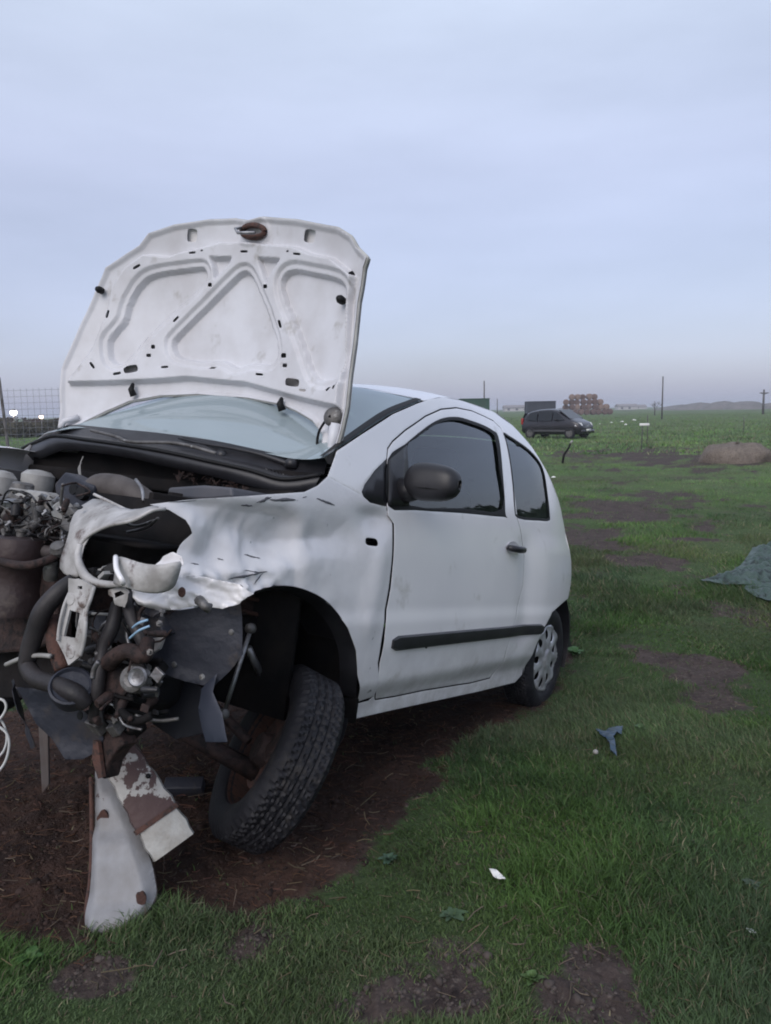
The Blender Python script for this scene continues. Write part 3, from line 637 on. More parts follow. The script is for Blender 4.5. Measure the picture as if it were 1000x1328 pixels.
# underside beams behind the wheel and sill inner
for s in (1, -1): q = MB(); q.box((-1.3, s*.74, .27), (1.7, .07, .10)); q.build('inner_sill', DARK, CAR)
# door mirror
def mirror(s):
    a = aty(533, 632, .80) if s > 0 else None
    base = np.array([-.62, s*.80, 1.00]); 
    q = MB(); V = []; nr, nc = 14, 20
    # housing: squashed superellipsoid, long axis sideways
    return base
mc = aty(560, 628, .885)
for s in (1, -1):
    V = []; nr, nc = 22, 28
    for i in range(nr+1):
        t_ = .5-.5*math.cos(math.pi*i/nr); yy = -.100+.212*t_; w1 = abs(2*(.012+.983*t_)-1); prof = max(.05, 1-w1**4.2)**(1/2.6)*(1.06-.10*t_)
        for j in range(nc):
            a = 2*math.pi*j/nc; cx_, cz_ = math.cos(a), math.sin(a); rx = .056 if cx_ > 0 else .034
            zt = .078-.014*t_ if cz_ > 0 else .064
            V.append((mc[0]+rx*prof*np.sign(cx_)*abs(cx_)**.8, s*(mc[1]+yy), mc[2]+zt*prof*(.86+.14*math.sin(t_*3))*np.sign(cz_)*abs(cz_)**.75+.006*t_))
    Fc = [(i*nc+j, i*nc+(j+1) % nc, (i+1)*nc+(j+1) % nc, (i+1)*nc+j) for i in range(nr) for j in range(nc)]+[tuple(range(nc)), tuple(nr*nc+nc-1-j for j in range(nc))]
    mo = obj('wing_mirror', V, Fc, BLK, CAR)
    q = MB(); q.tube([(mc[0]+(.0585 if j_ < 14 else -.036)*math.cos(0)*0+(.057*math.cos(2*math.pi*j_/28) if math.cos(2*math.pi*j_/28) > 0 else .035*math.cos(2*math.pi*j_/28)), s*(mc[1]+.006+.101*math.sin(2*math.pi*j_/28)), mc[2]-.020) for j_ in range(29)], .0022, 6); q.build('housing_seam', SEAL, mo)
    q = MB(); q.tube([(mc[0]+.005, s*.765, mc[2]-.035), (mc[0]+.005, s*(mc[1]-.075), mc[2]-.03), (mc[0], s*(mc[1]-.03), mc[2]-.022)], [.052, .040, .03], 12); q.build('mirror_arm', BLK, mo)
    q = MB(); q.lathe([(.0, 0), (.052, 0), (.054, .004)], (mc[0]-.038, s*(mc[1]+.01), mc[2]), (-1, 0, 0), 20); q.build('mirror_glass', STEEL, mo)
# rear wheels
def tyre_mesh(R0=.285, w=.165, rim=.185, nth=240, tread=True):
    prof = [(rim, -w*.42), (rim+.012, -w*.47), (rim+.045, -w*.52), (R0-.030, -w*.50), (R0-.012, -w*.455), (R0-.002, -w*.38)]
    xs_ = np.linspace(-w*.36, w*.36, 19); prof += [(R0+.001, x) for x in xs_]; prof += [(r, -x) for r, x in prof[5::-1]]+[(rim-.006, w*.30), (rim-.006, -w*.30)]
    prof = np.array(prof); m_ = len(prof); th = np.linspace(0, 2*np.pi, nth, endpoint=False); V = np.zeros((nth, m_, 3)); r = np.repeat(prof[None, :, 0], nth, 0); y = np.repeat(prof[None, :, 1], nth, 0)
    if tread:
        T_, Y_ = np.meshgrid(th, prof[:, 1], indexing='ij'); k = T_*R0
        g = np.zeros_like(r)
        for yc in (-.026, .026, .0): g = np.maximum(g, (np.abs(Y_-yc) < .0048))
        ph = (k/.0262+np.abs(Y_)*26) % 1.0; g = np.maximum(g, ((ph < .24) & (np.abs(Y_) > .028)))
        ph2 = (k/.0262+Y_*30+.4) % 1.0; g = np.maximum(g, ((ph2 < .18) & (np.abs(Y_) <= .028)))
        on = r > R0-.014; r = r-np.where(on, g*.0075, 0)
    V[..., 0] = r*np.cos(th)[:, None]; V[..., 2] = r*np.sin(th)[:, None]; V[..., 1] = y; V = V.reshape(-1, 3)
    i = np.arange(nth)[:, None]*m_+np.arange(m_)[None]; i2 = np.roll(i, -1, 0); Fc = np.stack([i, np.roll(i, -1, 1), np.roll(i2, -1, 1), i2], -1).reshape(-1, 4)
    return V, Fc
TV, TF = tyre_mesh()
cap_o = [(.192*math.cos(a), .192*math.sin(a)) for a in np.linspace(0, 2*math.pi, 60, endpoint=False)]
caph = []
for k in range(9):
    a0 = 2*math.pi*k/9
    caph.append([(.135*math.cos(a0)+.030*math.cos(b)*math.cos(a0)-.020*math.sin(b)*math.sin(a0), .135*math.sin(a0)+.030*math.cos(b)*math.sin(a0)+.020*math.sin(b)*math.cos(a0)) for b in np.linspace(0, 2*math.pi, 16, endpoint=False)])
hv, hf = sheet2d(cap_o, caph, .012)
hr = np.hypot(hv[:, 0], hv[:, 1]); hy = .062+.016*np.cos(hr/.192*1.4)+.008*sst(hr, .165, .18)-.022*sst(hr, .183, .193)+.012*sst(-hr, -.055, -.045)-.006*np.cos(9*np.arctan2(hv[:, 1], hv[:, 0]))*sst(hr, .05, .12)
for s in (1, -1):
    w = empty('rear_wheel', (-2.37, s*.715, .285), RAD(0), CAR)
    obj('tyre', TV, TF, TYRE, w, autos=35)
    V = np.stack([hv[:, 0], s*(hy+.0), hv[:, 1]], 1); obj('hubcap', V, hf if s < 0 else hf[:, ::-1], HUB, w, solid=.002)
    q = MB(); q.lathe([(.19, -.06*s), (.17, .03*s), (.06, .035*s), (.01, .035*s)], axis=(0, 1, 0), n=32, cap=False); q.build('steel_rim', DARK, w)
V = []
for j in range(7):
    for i in range(30): th = RAD(-20+220*i/29); V.append((-2.38-.36*math.cos(th), .79-j*.05, .33+.36*math.sin(th)))
for s in (1, -1):
    obj('rear_arch_liner', np.array(V)*[1, s, 1], [(j*30+i, j*30+i+1, (j+1)*30+i+1, (j+1)*30+i) for j in range(6) for i in range(29)], BLK, CAR, solid=.003)
p = [aty(u, v, .66) for u, v in [(712, 795), (735, 778), (740, 800), (739, 830), (742, 838), (731, 842), (726, 825), (722, 808)]]
prism_obj('torn_rear_liner', p, (0, -.05, 0), BLK, smooth=False)
q = MB(); q.box((-2.72, 0, .42), (.16, 1.2, .30)); q.build('rear_crossmember', DARK, CAR, bevel=.02)
# front left wheel, torn out of line
wc = CM.T @ (np.array([-.36, 2.315, .589])-CT); ax = np.array([.7075, -.5843, .3975]); ax /= np.linalg.norm(ax)
yv = -ax; xv = np.cross(yv, [0, 0, 1.]); xv /= np.linalg.norm(xv); zv = np.cross(xv, yv)
FWL = empty('front_wheel', (0, 0, 0), 0, CAR); mw4 = Matrix.Identity(4)
for i in range(3): mw4[i][0], mw4[i][1], mw4[i][2], mw4[i][3] = xv[i], yv[i], zv[i], wc[i]
FWL.matrix_local = mw4; FWL['label'] = 'front wheel turned outwards and leaning, torn from its suspension'
obj('tyre', TV, TF, TYRE, FWL, autos=35)
q = MB(); q.lathe([(.195, -.066), (.182, -.062), (.176, -.03), (.170, .02), (.168, .045), (.15, .058), (.10, .052), (.075, .03), (.05, .03), (.01, .03)], axis=(0, 1, 0), n=48, cap=False)
q.lathe([(.195, .070), (.185, .066), (.168, .045)], axis=(0, 1, 0), n=48, cap=False); q.build('steel_rim', RUST, FWL, autos=50)
q = MB(); q.lathe([(.04, -.03), (.122, -.03), (.124, -.018), (.122, -.008), (.04, -.008)], (0, 0, 0), (0, 1, 0), 40); q.build('brake_disc', RUST, FWL, autos=40)
q = MB(); q.lathe([(.01, -.075), (.045, -.07), (.055, -.04), (.06, .02)], axis=(0, 1, 0), n=20); q.build('wheel_hub', DRUST, FWL, autos=40)
q = MB(); q.box((.095, -.02, .05), (.075, .075, .12), Ry(.4)); q.build('brake_caliper', DRUST, FWL, bevel=.012)
# opposite front wheel, plain
w = empty('front_wheel', (.02, -.70, .2), 0, CAR); obj('tyre', TV, TF, TYRE, w, autos=35)
q = MB(); q.lathe([(.19, -.06), (.17, .03), (.06, .035), (.01, .035)], axis=(0, -1, 0), n=32, cap=False); q.build('steel_rim', DRUST, w)
# ------------------------------------------------------------------ raised hood
ZX = lambda x, y: (60+x/2.2727, 260+y/2.2737)
def xh(y, z):
    yy = np.clip(np.abs(y)/.66, 0, 1.15); return -.27-.12*(1-yy**2)+.10*np.clip((z-1.62)/.35, 0, 1.3)**2*(.35+.65*yy)-.02*np.clip((z-1.2), 0, 1)
def hyz(P, z=True):
    r_ = []
    for a, b_ in P:
        u, v = ZX(a, b_); q = march(C0, cray(u, v), lambda x, y, z: x-xh(y, z), .8, 4, 4000); r_.append(q[1:])
    return np.array(r_)
HO = hyz([(45, 560), (50, 500), (75, 440), (110, 360), (150, 270), (180, 200), (240, 160), (280, 135), (305, 100), (380, 75), (480, 60), (560, 57), (600, 63), (640, 52), (740, 60), (860, 83), (900, 108), (918, 140), (948, 170), (938, 200), (922, 300), (910, 420), (896, 520), (887, 610), (872, 680), (855, 740), (832, 770), (815, 742), (820, 690), (790, 650), (740, 620), (690, 600), (600, 583), (450, 572), (340, 576), (250, 592), (180, 622), (120, 652), (60, 680), (40, 668), (47, 620)])
HF = hyz([(70, 545), (250, 541), (430, 530), (600, 547), (780, 597), (872, 618), (882, 520), (893, 420), (900, 300), (915, 225), (850, 172), (790, 160), (740, 138), (600, 127), (530, 127), (405, 157), (378, 168), (300, 162), (245, 200), (205, 260), (190, 340), (150, 440), (105, 500)])
HP = [[(195, 430), (203, 405), (240, 360), (255, 310), (290, 250), (340, 222), (460, 205), (482, 215), (482, 240), (450, 275), (400, 320), (330, 385), (290, 430), (250, 475), (220, 487), (200, 470)],
      [(383, 430), (400, 400), (480, 320), (560, 240), (592, 217), (615, 227), (640, 280), (668, 350), (690, 420), (692, 465), (670, 488), (620, 485), (570, 497), (530, 478), (470, 480), (400, 465)],
      [(705, 240), (735, 213), (800, 222), (870, 240), (893, 270), (890, 330), (888, 420), (880, 500), (860, 528), (820, 535), (795, 515), (765, 430), (735, 350), (710, 290)]]
HS = [[(497, 176), (563, 177), (555, 195), (512, 240), (508, 205)], [(638, 178), (705, 182), (682, 215), (662, 252), (650, 215)]]
HPc = [spline(hyz(P), 4, True) for P in HP]; HSc = [hyz(P) for P in HS]
holes = []
def slot(cx, cy, L, w, ang, n=12):
    a = RAD(ang); P = []
    for k in range(n):
        t_ = 2*math.pi*k/n; x = L*np.sign(math.cos(t_))*abs(math.cos(t_))**.5; y = w*np.sign(math.sin(t_))*abs(math.sin(t_))**.5; P.append((cx+x*math.cos(a)-y*math.sin(a), cy+x*math.sin(a)+y*math.cos(a)))
    holes.append(hyz(P))
for q in [(448, 163, 10, 3.5, -5), (600, 160, 11, 3.5, 0), (755, 168, 11, 3.5, 6), (285, 204, 12, 4, -30), (200, 342, 12, 4, -75), (155, 492, 11, 4, 55), (228, 516, 12, 4, -10), (268, 503, 21, 11, -10), (367, 497, 11, 3.5, -3), (506, 499, 10, 3.5, 2), (645, 519, 11, 3.5, 5), (742, 543, 21, 12, 8), (772, 566, 10, 4, 5), (400, 357, 11, 3.5, -45), (705, 372, 12, 4, 75),
          (500, 257, 6, 6, 0), (662, 262, 6, 6, 0), (333, 438, 6, 6, 0), (320, 463, 7, 5, 0), (716, 464, 8, 7, 0), (720, 493, 7, 6, 0), (905, 217, 10, 4, 60), (476, 157, 3.5, 3, 0), (728, 160, 3.5, 3, 0), (848, 560, 11, 3, -50), (864, 552, 11, 3, -70), (430, 103, 15, 20, 5), (777, 105, 17, 20, 8), (618, 96, 26, 15, 5)]: slot(*q)
hv, hf = sheet2d(HO, holes, .0062, .007)
h = .034*sst(sdist(hv, HF), -.002, .009)
for P in HPc:
    s_ = sdist(hv, P); h = h-.024*sst(s_, -.002, .0035); s2 = s_+.028; h = h-.012*sst(s2, -.003, .004)
for P in HSc: h = h-.026*sst(sdist(hv, P), -.002, .005)
eo = pdist(hv, HO); h = h+.010*(1-sst(eo, .006, .016)); h = h+.002*fbm(hv[:, 0]*9, hv[:, 1]*9, 2., 3)
lat = hyz([(618, 96)])[0]; ld = np.hypot((hv[:, 0]-lat[0]), (hv[:, 1]-lat[1])*1.4); h = h+.006*(1-sst(ld, .075, .09))
low = sst(-hv[:, 1], -1.30, -1.16); 
X = xh(hv[:, 0], hv[:, 1])+h
HOOD = empty('hood', (0, 0, 0), 0, CAR); HOOD['label'] = 'hood propped open, showing its ribbed underside'
obj('inner_frame', np.stack([X, hv[:, 0], hv[:, 1]], 1), hf, HPAINT, HOOD, solid=.001)
hv, hf = sheet2d(inset(HO, -.003), [], .03); X = xh(hv[:, 0], hv[:, 1])-.012-.010*sst(pdist(hv, HO), .0, .03)
obj('outer_skin', np.stack([X, hv[:, 0], hv[:, 1]], 1), hf, PAINT, HOOD, solid=.002)
LHO = resample(HO, .015); q = MB(); q.tube([(xh(a, b_)+.000, a, b_) for a, b_ in np.vstack([LHO, LHO[:1]])], .0065, 8, cap=False); q.build('folded_edge', mat('edge_grime', (.28, .28, .27), .6, col2=(.42, .42, .40), nscale=14), HOOD)
def hp(a, b_, off=.0): y, z = hyz([(a, b_)])[0]; return np.array([float(xh(y, z))+off, y, z])
# latch striker with rust ring
q = MB(); lr = [hp(618+33*math.cos(t_), 96+18*math.sin(t_), .016) for t_ in np.linspace(0, 2*math.pi, 29)]; q.tube(lr, .011, 8, cap=False); q.build('latch_rust_ring', RUST, HOOD)
q = MB(); q.tube([hp(590, 90, .03), hp(585, 100, .055), hp(592, 112, .055), hp(640, 110, .05)], .006, 6); q.build('latch_striker', STEEL, HOOD)
for a, b_ in ((172, 270), (880, 300)):
    q = MB(); c_ = hp(a, b_, .012); q.lathe([(.014, 0), (.015, .02), (.010, .032), (.002, .034)], c_, (1, .1, 0), 14); q.build('rubber_buffer', SEAL, HOOD)
for a, b_ in ((268, 562), (705, 605)):
    t_ = hp(a-1, b_-18, .02); e_ = hp(a+2, b_+18, .022); q = MB(); q.tube([t_, (t_+e_)/2+[.012, 0, 0], e_], [.007, .013, .014], 8); q.build('washer_nozzle', SEAL, HOOD)
c_ = hp(857, 643, .02); q = MB(); q.lathe([(.004, -.006), (.030, -.004), (.034, .006), (.028, .014), (.012, .018), (.001, .018)], c_, (1, .2, .1), 20); q.build('hinge_plate', GREY, HOOD)
q = MB(); q.tube(spline([c_+[.02, 0, 0], hp(838, 655, .03), hp(818, 690, .03), hp(808, 735, .02), hp(812, 765, .02)], 4), .005, 6); q.build('hinge_cable', SEAL, HOOD)
q = MB(); q.tube([hp(860, 660, .015), hp(850, 720, .015), hp(835, 775, .0)], [.02, .014, .010], 8); q.build('hinge_arm', HPAINT, HOOD)
q = MB(); q.tube([hp(100, 640, .01), hp(70, 655, .03), hp(50, 685, .02)], [.012, .012, .012], 8); q.build('hinge_arm', HPAINT, HOOD)
# ------------------------------------------------------------------ cowl, wipers, engine bay
def onxf(u, v, f): return march(C0, cray(u, v), lambda x, y, z: x-f(y), .6, 4, 4000)
def pp(name, P, X, depth, m, par=None, bevel=0, smooth=False, holes=(), label=None):   # plate facing forward
    P3 = np.array([atx(u, v, X) for u, v in P]); H3 = [np.array([atx(u, v, X) for u, v in h])[:, 1:] for h in holes]
    if holes:
        v2, f2 = sheet2d(P3[:, 1:], H3, .03, .012); o = obj(name, np.c_[np.full(len(v2), X), v2], f2, m, par or CAR, smooth=False, solid=depth, off=0)
    else:
        q = MB(); q.prism(P3, (-depth, 0, 0)); o = q.build(name, m, par or CAR, smooth=smooth, bevel=bevel)
    if label: o['label'] = label
    return o
def tp(name, P, r, m, par=None, n=10, k=5, label=None):     # hose through image-traced points, each at its own depth x
    P3 = spline([atx(u, v, X) for u, v, X in P], k); q = MB(); rr = np.interp(np.linspace(0, 1, len(P3)), np.linspace(0, 1, len(r)), r) if hasattr(r, '__len__') else r
    q.tube(P3, rr, n); o = q.build(name, m, par or CAR)
    if label: o['label'] = label
    return o
def dp(name, u, v, X, prof, ax, m, par=None, n=24, autos=35):
    q = MB(); q.lathe(prof, atx(u, v, X), ax, n); return q.build(name, m, par or CAR, autos=autos)
def crumple(name, P, X, amp, m, freq=30, step=.008, holes=(), par=None, lab=None, tilt=(0, 0)):
    """a torn metal sheet facing forward, buckled"""
    P3 = np.array([atx(u, v, X if not callable(X) else X(u, v)) for u, v in P]); v2, f2 = sheet2d(P3[:, 1:], [np.array([atx(u, v, X)[1:] for u, v in h]) for h in holes], step)
    c = v2.mean(0); d = (.5-np.abs(fbm(v2[:, 0]*freq, v2[:, 1]*freq, X*9, 3)))*amp*.5+fold(v2[:, 0], v2[:, 1], freq*.45, int(X*100), 6)*amp+tilt[0]*(v2[:, 0]-c[0])+tilt[1]*(v2[:, 1]-c[1]); o = obj(name, np.c_[X+d, v2], f2, m, par or CAR, solid=.0015)
    if lab: o['label'] = lab
    return o
# cowl panel
fg = lambda y: -.13-.12*(np.abs(y)/.7)**2
ff = lambda y: .015-.13*(np.abs(y)/.7)**2
U = np.linspace(0, 1, 50)
def crv(P): return spline(P, 10)
g_ = resample(crv([(78, 556), (100, 553), (150, 558), (210, 564), (280, 574), (346, 588), (386, 597), (424, 602)]), 8, False)
f_ = resample(crv([(30, 583), (50, 574), (72, 567), (110, 572), (160, 579), (214, 588), (270, 600), (324, 612), (368, 624), (416, 618)]), 8, False)
l_ = resample(crv([(30, 590), (50, 585), (76, 575), (110, 577), (160, 584), (214, 596), (270, 608), (324, 622), (368, 634), (410, 628)]), 8, False)
def even(P, n=50): t = np.linspace(0, len(P)-1, n); return np.stack([np.interp(t, np.arange(len(P)), P[:, k]) for k in (0, 1)], 1)
G = np.array([onxf(u, v, fg) for u, v in even(g_)]); Fr = np.array([onxf(u, v, ff) for u, v in even(f_)]); Lp = np.array([onxf(u, v, lambda y: ff(y)+.012) for u, v in even(l_)])
rows = [G+[0, 0, .004], G*.72+Fr*.28-[0, 0, .022], G*.45+Fr*.55-[0, 0, .016], G*.15+Fr*.85+[0, 0, .004], Fr, Lp, Lp+[-.03, 0, -.02]]
V = np.vstack(rows); cowl = obj('cowl_panel', V, [(i*50+j, i*50+j+1, (i+1)*50+j+1, (i+1)*50+j) for i in range(len(rows)-1) for j in range(49)], BLK, CAR, solid=.003, autos=40)
# windscreen: from the cowl line up to the roof edge, bulged forward
k = len(WSL); nW = 36; roofv = (.055*np.array([-(railp[1]-railp[0])[2], 0, (railp[1]-railp[0])[0]])/np.linalg.norm((railp[1]-railp[0])[[0, 2]])); roofv = roofv if roofv[2] > 0 else -roofv
gy_ = G[np.argsort(G[:, 1])]; S_ = np.linspace(-1, 1, nW+1); V = []
for i in range(k):
    t_ = i/(k-1); bv = np.array([.13, 0, .0])*(1-t_)+roofv*t_+np.array([.05, 0, .05])*math.sin(math.pi*t_)
    for s_ in S_:
        P = WSL[i]*[1, s_, 1]+bv*(1-abs(s_)**2.1)
        if True: q0 = WSL[0]*[1, s_, 1]+np.array([.13, 0, 0])*(1-abs(s_)**2.1); yq = np.clip(q0[1], gy_[0, 1], gy_[-1, 1]); gq = np.array([np.interp(yq, gy_[:, 1], gy_[:, 0]), q0[1], np.interp(yq, gy_[:, 1], gy_[:, 2])]); P = P+(gq-q0)*(1-t_)**2*(1-abs(s_)**6)
        V.append(P)
V = np.array(V); FW = [(i*(nW+1)+j, i*(nW+1)+j+1, (i+1)*(nW+1)+j+1, (i+1)*(nW+1)+j) for i in range(k-1) for j in range(nW)]
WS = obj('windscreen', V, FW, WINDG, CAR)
VV = V.reshape(k, nW+1, 3)
for a0, b0 in ((0, 1), (nW, nW-1)):
    st = np.stack([VV[:, a0], VV[:, a0]*.2+VV[:, b0]*.8], 1).reshape(-1, 3)+[.002, 0, .006]; obj('frit_band', st, [(2*i, 2*i+1, 2*i+3, 2*i+2) for i in range(k-1)], SEAL, WS)
st = np.stack([VV[-1], VV[-2]*.6+VV[-1]*.4], 1).reshape(-1, 3)+[.002, 0, .005]; obj('top_frit', st, [(2*i, 2*i+1, 2*i+3, 2*i+2) for i in range(nW)], SEAL, WS)
# rubber strip along the front edge of the cowl
q = MB(); q.tube(Fr+[.004, 0, .006], .007, 6); q.build('bulkhead_seal', SEAL, cowl)
# air-intake grille at the driver's side: louvres as separate fins
for k in range(17):
    t_ = k/16; u0, v0 = 303+t_*66, 602+t_*13; a = onxf(u0, v0, lambda y: fg(y)*.55+ff(y)*.45); b_ = onxf(u0+5, v0+13, lambda y: ff(y)+.0); q = MB(); q.tube([a+[0, 0, .006], (a+b_)/2+[0, 0, .010], b_+[0, 0, .006]], .0036, 6); q.build('vent_fin', GREY if k % 5 == 0 else BLK, cowl)
# wipers
def wiper(P, label):
    w = empty('wiper', (0, 0, 0), 0, CAR); w['label'] = label
    L = [onxf(u, v, lambda y: fg(y)+.03) for u, v in P]; q = MB(); q.tube(spline(L, 4), np.linspace(.010, .005, (len(L)-1)*4+1), 6); q.build('wiper_arm', BLK, w)
    L2 = [p_+[-.02, .0, .004] for p_ in L[1:]]; q = MB(); q.tube(spline(L2, 4), .004, 5); q.build('wiper_blade', SEAL, w)
    q = MB(); q.lathe([(.022, -.01), (.022, .012), (.014, .02)], L[0], (0, 0, 1), 14); q.build('wiper_spindle', BLK, w)
wiper([(288, 592), (262, 579), (225, 576), (185, 574), (160, 568), (145, 562)], 'wiper on the far half of the windscreen')
wiper([(378, 603), (340, 590), (300, 581), (262, 575), (232, 568)], 'wiper on the near half of the windscreen')
tp('washer_hose', [(118, 558, -.02), (150, 566, .0), (170, 573, .01), (230, 575, .01), (280, 588, .0)], .006, GREY)
# firewall, inner wings, bay floor
q = MB(); q.box((-.135, 0, .62), (.02, 1.44, .78)); q.build('firewall', DARK, CAR)
q = MB(); q.box((-.10, 0, .92), (.05, 1.36, .05)); q.build('insulation_rim', DARK, CAR, bevel=.01)
q = MB(); q.box((.22, -.60, .70), (.72, .02, .42)); q.box((.25, -.56, .50), (.7, .08, .12)); q.build('inner_panel', mat('grey_inner_wing', (.05, .05, .055), .7, col2=(.09, .085, .085), nscale=9), CAR, bevel=.004)
q = MB(); q.box((.08, .46, .80), (.42, .02, .16)); q.box((.14, .52, .48), (.62, .09, .10)); q.build('inner_panel', DARK, CAR, bevel=.004)
# torn foam hanging under the cowl
V = []; F_ = []; r_ = np.random.default_rng(3)
for k in range(60):
    u0 = r_.uniform(225, 372); v0 = 612+(u0-225)*.16+r_.uniform(0, 9); p_ = onxf(u0, v0, lambda y: ff(y)-.03); n0 = len(V)
    for j in range(3): V.append(p_+r_.normal(size=3)*[.01, .013, .009])
    F_.append((n0, n0+1, n0+2))
obj('torn_insulation', V, F_, DRUST, CAR, smooth=False, solid=.002)
for (u, v, l) in ((104, 592, 28), (102, 600, 16), (372, 640, 12)): tp('loose_wire', [(u+4, v, -.02), (u, v+l*.4, .0), (u+1, v+l, .02)], .0025, WTANK, n=5)
ENG = empty('engine', (0, 0, 0), 0, CAR)
q = MB(); q.box((.16, -.08, .45), (.38, .66, .40)); q.build('engine_block', DRUST, ENG, bevel=.03)
q = MB(); q.box((.16, -.10, .70), (.26, .50, .10)); q.build('cylinder_head', DARK, ENG, bevel=.02)
q = MB(); q.box((.10, .38, .42), (.28, .24, .26)); q.build('gearbox', DRUST, ENG, bevel=.05)
for k in range(5): q = MB(); q.tube(spline([(.20, -.30+k*.11, .74), (.28, -.30+k*.11, .80), (.36, -.28+k*.11, .76), (.40, -.27+k*.10, .64)], 4), .022, 8); q.build('intake_runner', GREY if k % 2 else DRUST, ENG)
# big air duct over the engine
tp('air_duct', [(112, 640, .30), (128, 630, .28), (150, 632, .27), (172, 640, .26), (192, 652, .25), (212, 662, .24)], [.028, .036, .040, .038, .034, .028], mat('dusty_brown_duct', (.085, .075, .072), .7, col2=(.05, .042, .04), nscale=15, bump=.002), n=16)
for k in range(7):
    t_ = k/6; u0, v0 = 124+t_*75, 630+t_*t_*26; q = MB(); 
tp('duct_clamp', [(176, 622, .29), (184, 634, .30), (186, 650, .31)], .005, STEEL)
pp('battery_cover', [(218, 632), (262, 629), (300, 632), (302, 645), (270, 648), (216, 646)], .12, .22, mat('grey_plastic_box', (.055, .06, .075), .6, col2=(.08, .08, .09), nscale=8), ENG, bevel=.008)
pp('relay_box', [(70, 628), (84, 612), (122, 630), (118, 655), (98, 661), (72, 640)], .32, .06, GPL, ENG, bevel=.006, holes=[])
dp('relay_hole', 94, 634, .335, [(.001, 0), (.017, 0), (.018, -.004)], (1, 0, 0), SEAL, ENG, 18)
dp('relay_plug', 110, 640, .34, [(.001, .02), (.02, .018), (.024, 0)], (1, .1, 0), SEAL, ENG, 10)
# coolant and brake-fluid tanks at the left
tk = empty('coolant_tank', (0, 0, 0), 0, CAR)
pp('tank_body', [(12, 640), (30, 634), (52, 637), (66, 646), (66, 664), (48, 672), (20, 670), (10, 655)], .34, .16, WTANK, tk, bevel=.02)
dp('tank_cap', 30, 630, .30, [(.030, -.02), (.034, -.015), (.034, .004), (.028, .010), (.018, .012)], (0, 0, 1), GREY, tk, 18)
dp('filler_ring', 30, 636, .30, [(.040, -.008), (.042, 0), (.036, .004)], (0, 0, 1), WTANK, tk, 20)
dp('washer_tank', 0, 630, .22, [(.05, -.05), (.055, -.02), (.052, .03), (.035, .05), (.01, .055)], (0, 0, 1), WTANK, CAR, 18)
dp('brake_fluid_tank', 49, 622, .12, [(.05, -.06), (.056, -.02), (.056, .015), (.04, .03), (.01, .035)], (0, 0, 1), WTANK, CAR, 20)
dp('small_cap', 14, 652, .42, [(.022, -.01), (.024, .006), (.015, .012)], (.3, 0, 1), STEEL, CAR, 14)
# clutter of brackets, plugs, pipes at the left side of the bay
r_ = np.random.default_rng(12); MM = [GREY, DRUST, DARK, mat('dusty_casting', (.14, .135, .13), .7, col2=(.05, .045, .042), nscale=30, bump=.002), HOSE, DRUST, GREY, HOSE]
for k in range(110):
    u = r_.uniform(-15, 108); v = r_.uniform(644, 716); X = .36+r_.uniform(-.03, .09); a = r_.uniform(0, 3.1, 3); Rr = Rx(a[0]) @ Ry(a[1]) @ Rz(a[2]); ty = r_.integers(0, 4); m_ = MM[r_.integers(0, 8)]; q = MB(); c_ = atx(u, v, X)
    if ty == 0: q.box(c_, r_.uniform(.008, .034, 3)*[1, 1.6, .5], Rr); q.build('bracket', m_, ENG, smooth=False, bevel=.002)
    elif ty == 1: s_ = r_.uniform(.006, .014); q.lathe([(s_*.5, -.02), (s_, -.015), (s_, .01), (s_*.6, .018)], c_, Rr[0], 10); q.build('plug', m_, ENG, autos=40)
    elif ty == 2: d_ = Rr[0]*r_.uniform(.03, .09); q.tube(spline([c_-d_, c_+Rr[1]*.03, c_+d_], 4), r_.uniform(.002, .007), 7); q.build('pipe', m_, ENG)
    else: q.lathe([(.009, -.004), (.009, .004), (.005, .005), (.005, .014)], c_, Rr[2], 6); q.build('bolt', STEEL, ENG, smooth=False)
for k in range(26):
    u = r_.uniform(-10, 100); v = r_.uniform(640, 715); P = [(u, v, .42)]
    for j in range(4): P.append((P[-1][0]+r_.uniform(-16, 22), P[-1][1]+r_.uniform(-10, 12), .42+r_.uniform(-.03, .06)))
    tp('wire', P, r_.uniform(.0015, .0035), [HOSE, SEAL, GREY, DRUST][k % 4], ENG, n=5, k=4)
dp('pulley', 82, 664, .40, [(.01, .012), (.03, .014), (.032, .006), (.026, 0), (.032, -.006), (.03, -.014)], (.6, .8, .1), WTANK, ENG, 20)
pp('mount_bracket', [(80, 668), (98, 658), (104, 668), (98, 690), (88, 712), (76, 700)], .44, .03, GREY, ENG, bevel=.004)
tp('intake_pipe', [(-20, 690, .34), (10, 704, .42), (40, 712, .44), (70, 716, .44), (88, 714, .42)], [.016, .02, .018, .018, .014], mat('dirty_pipe', (.08, .07, .07), .6, col2=(.04, .03, .03), nscale=16), ENG)
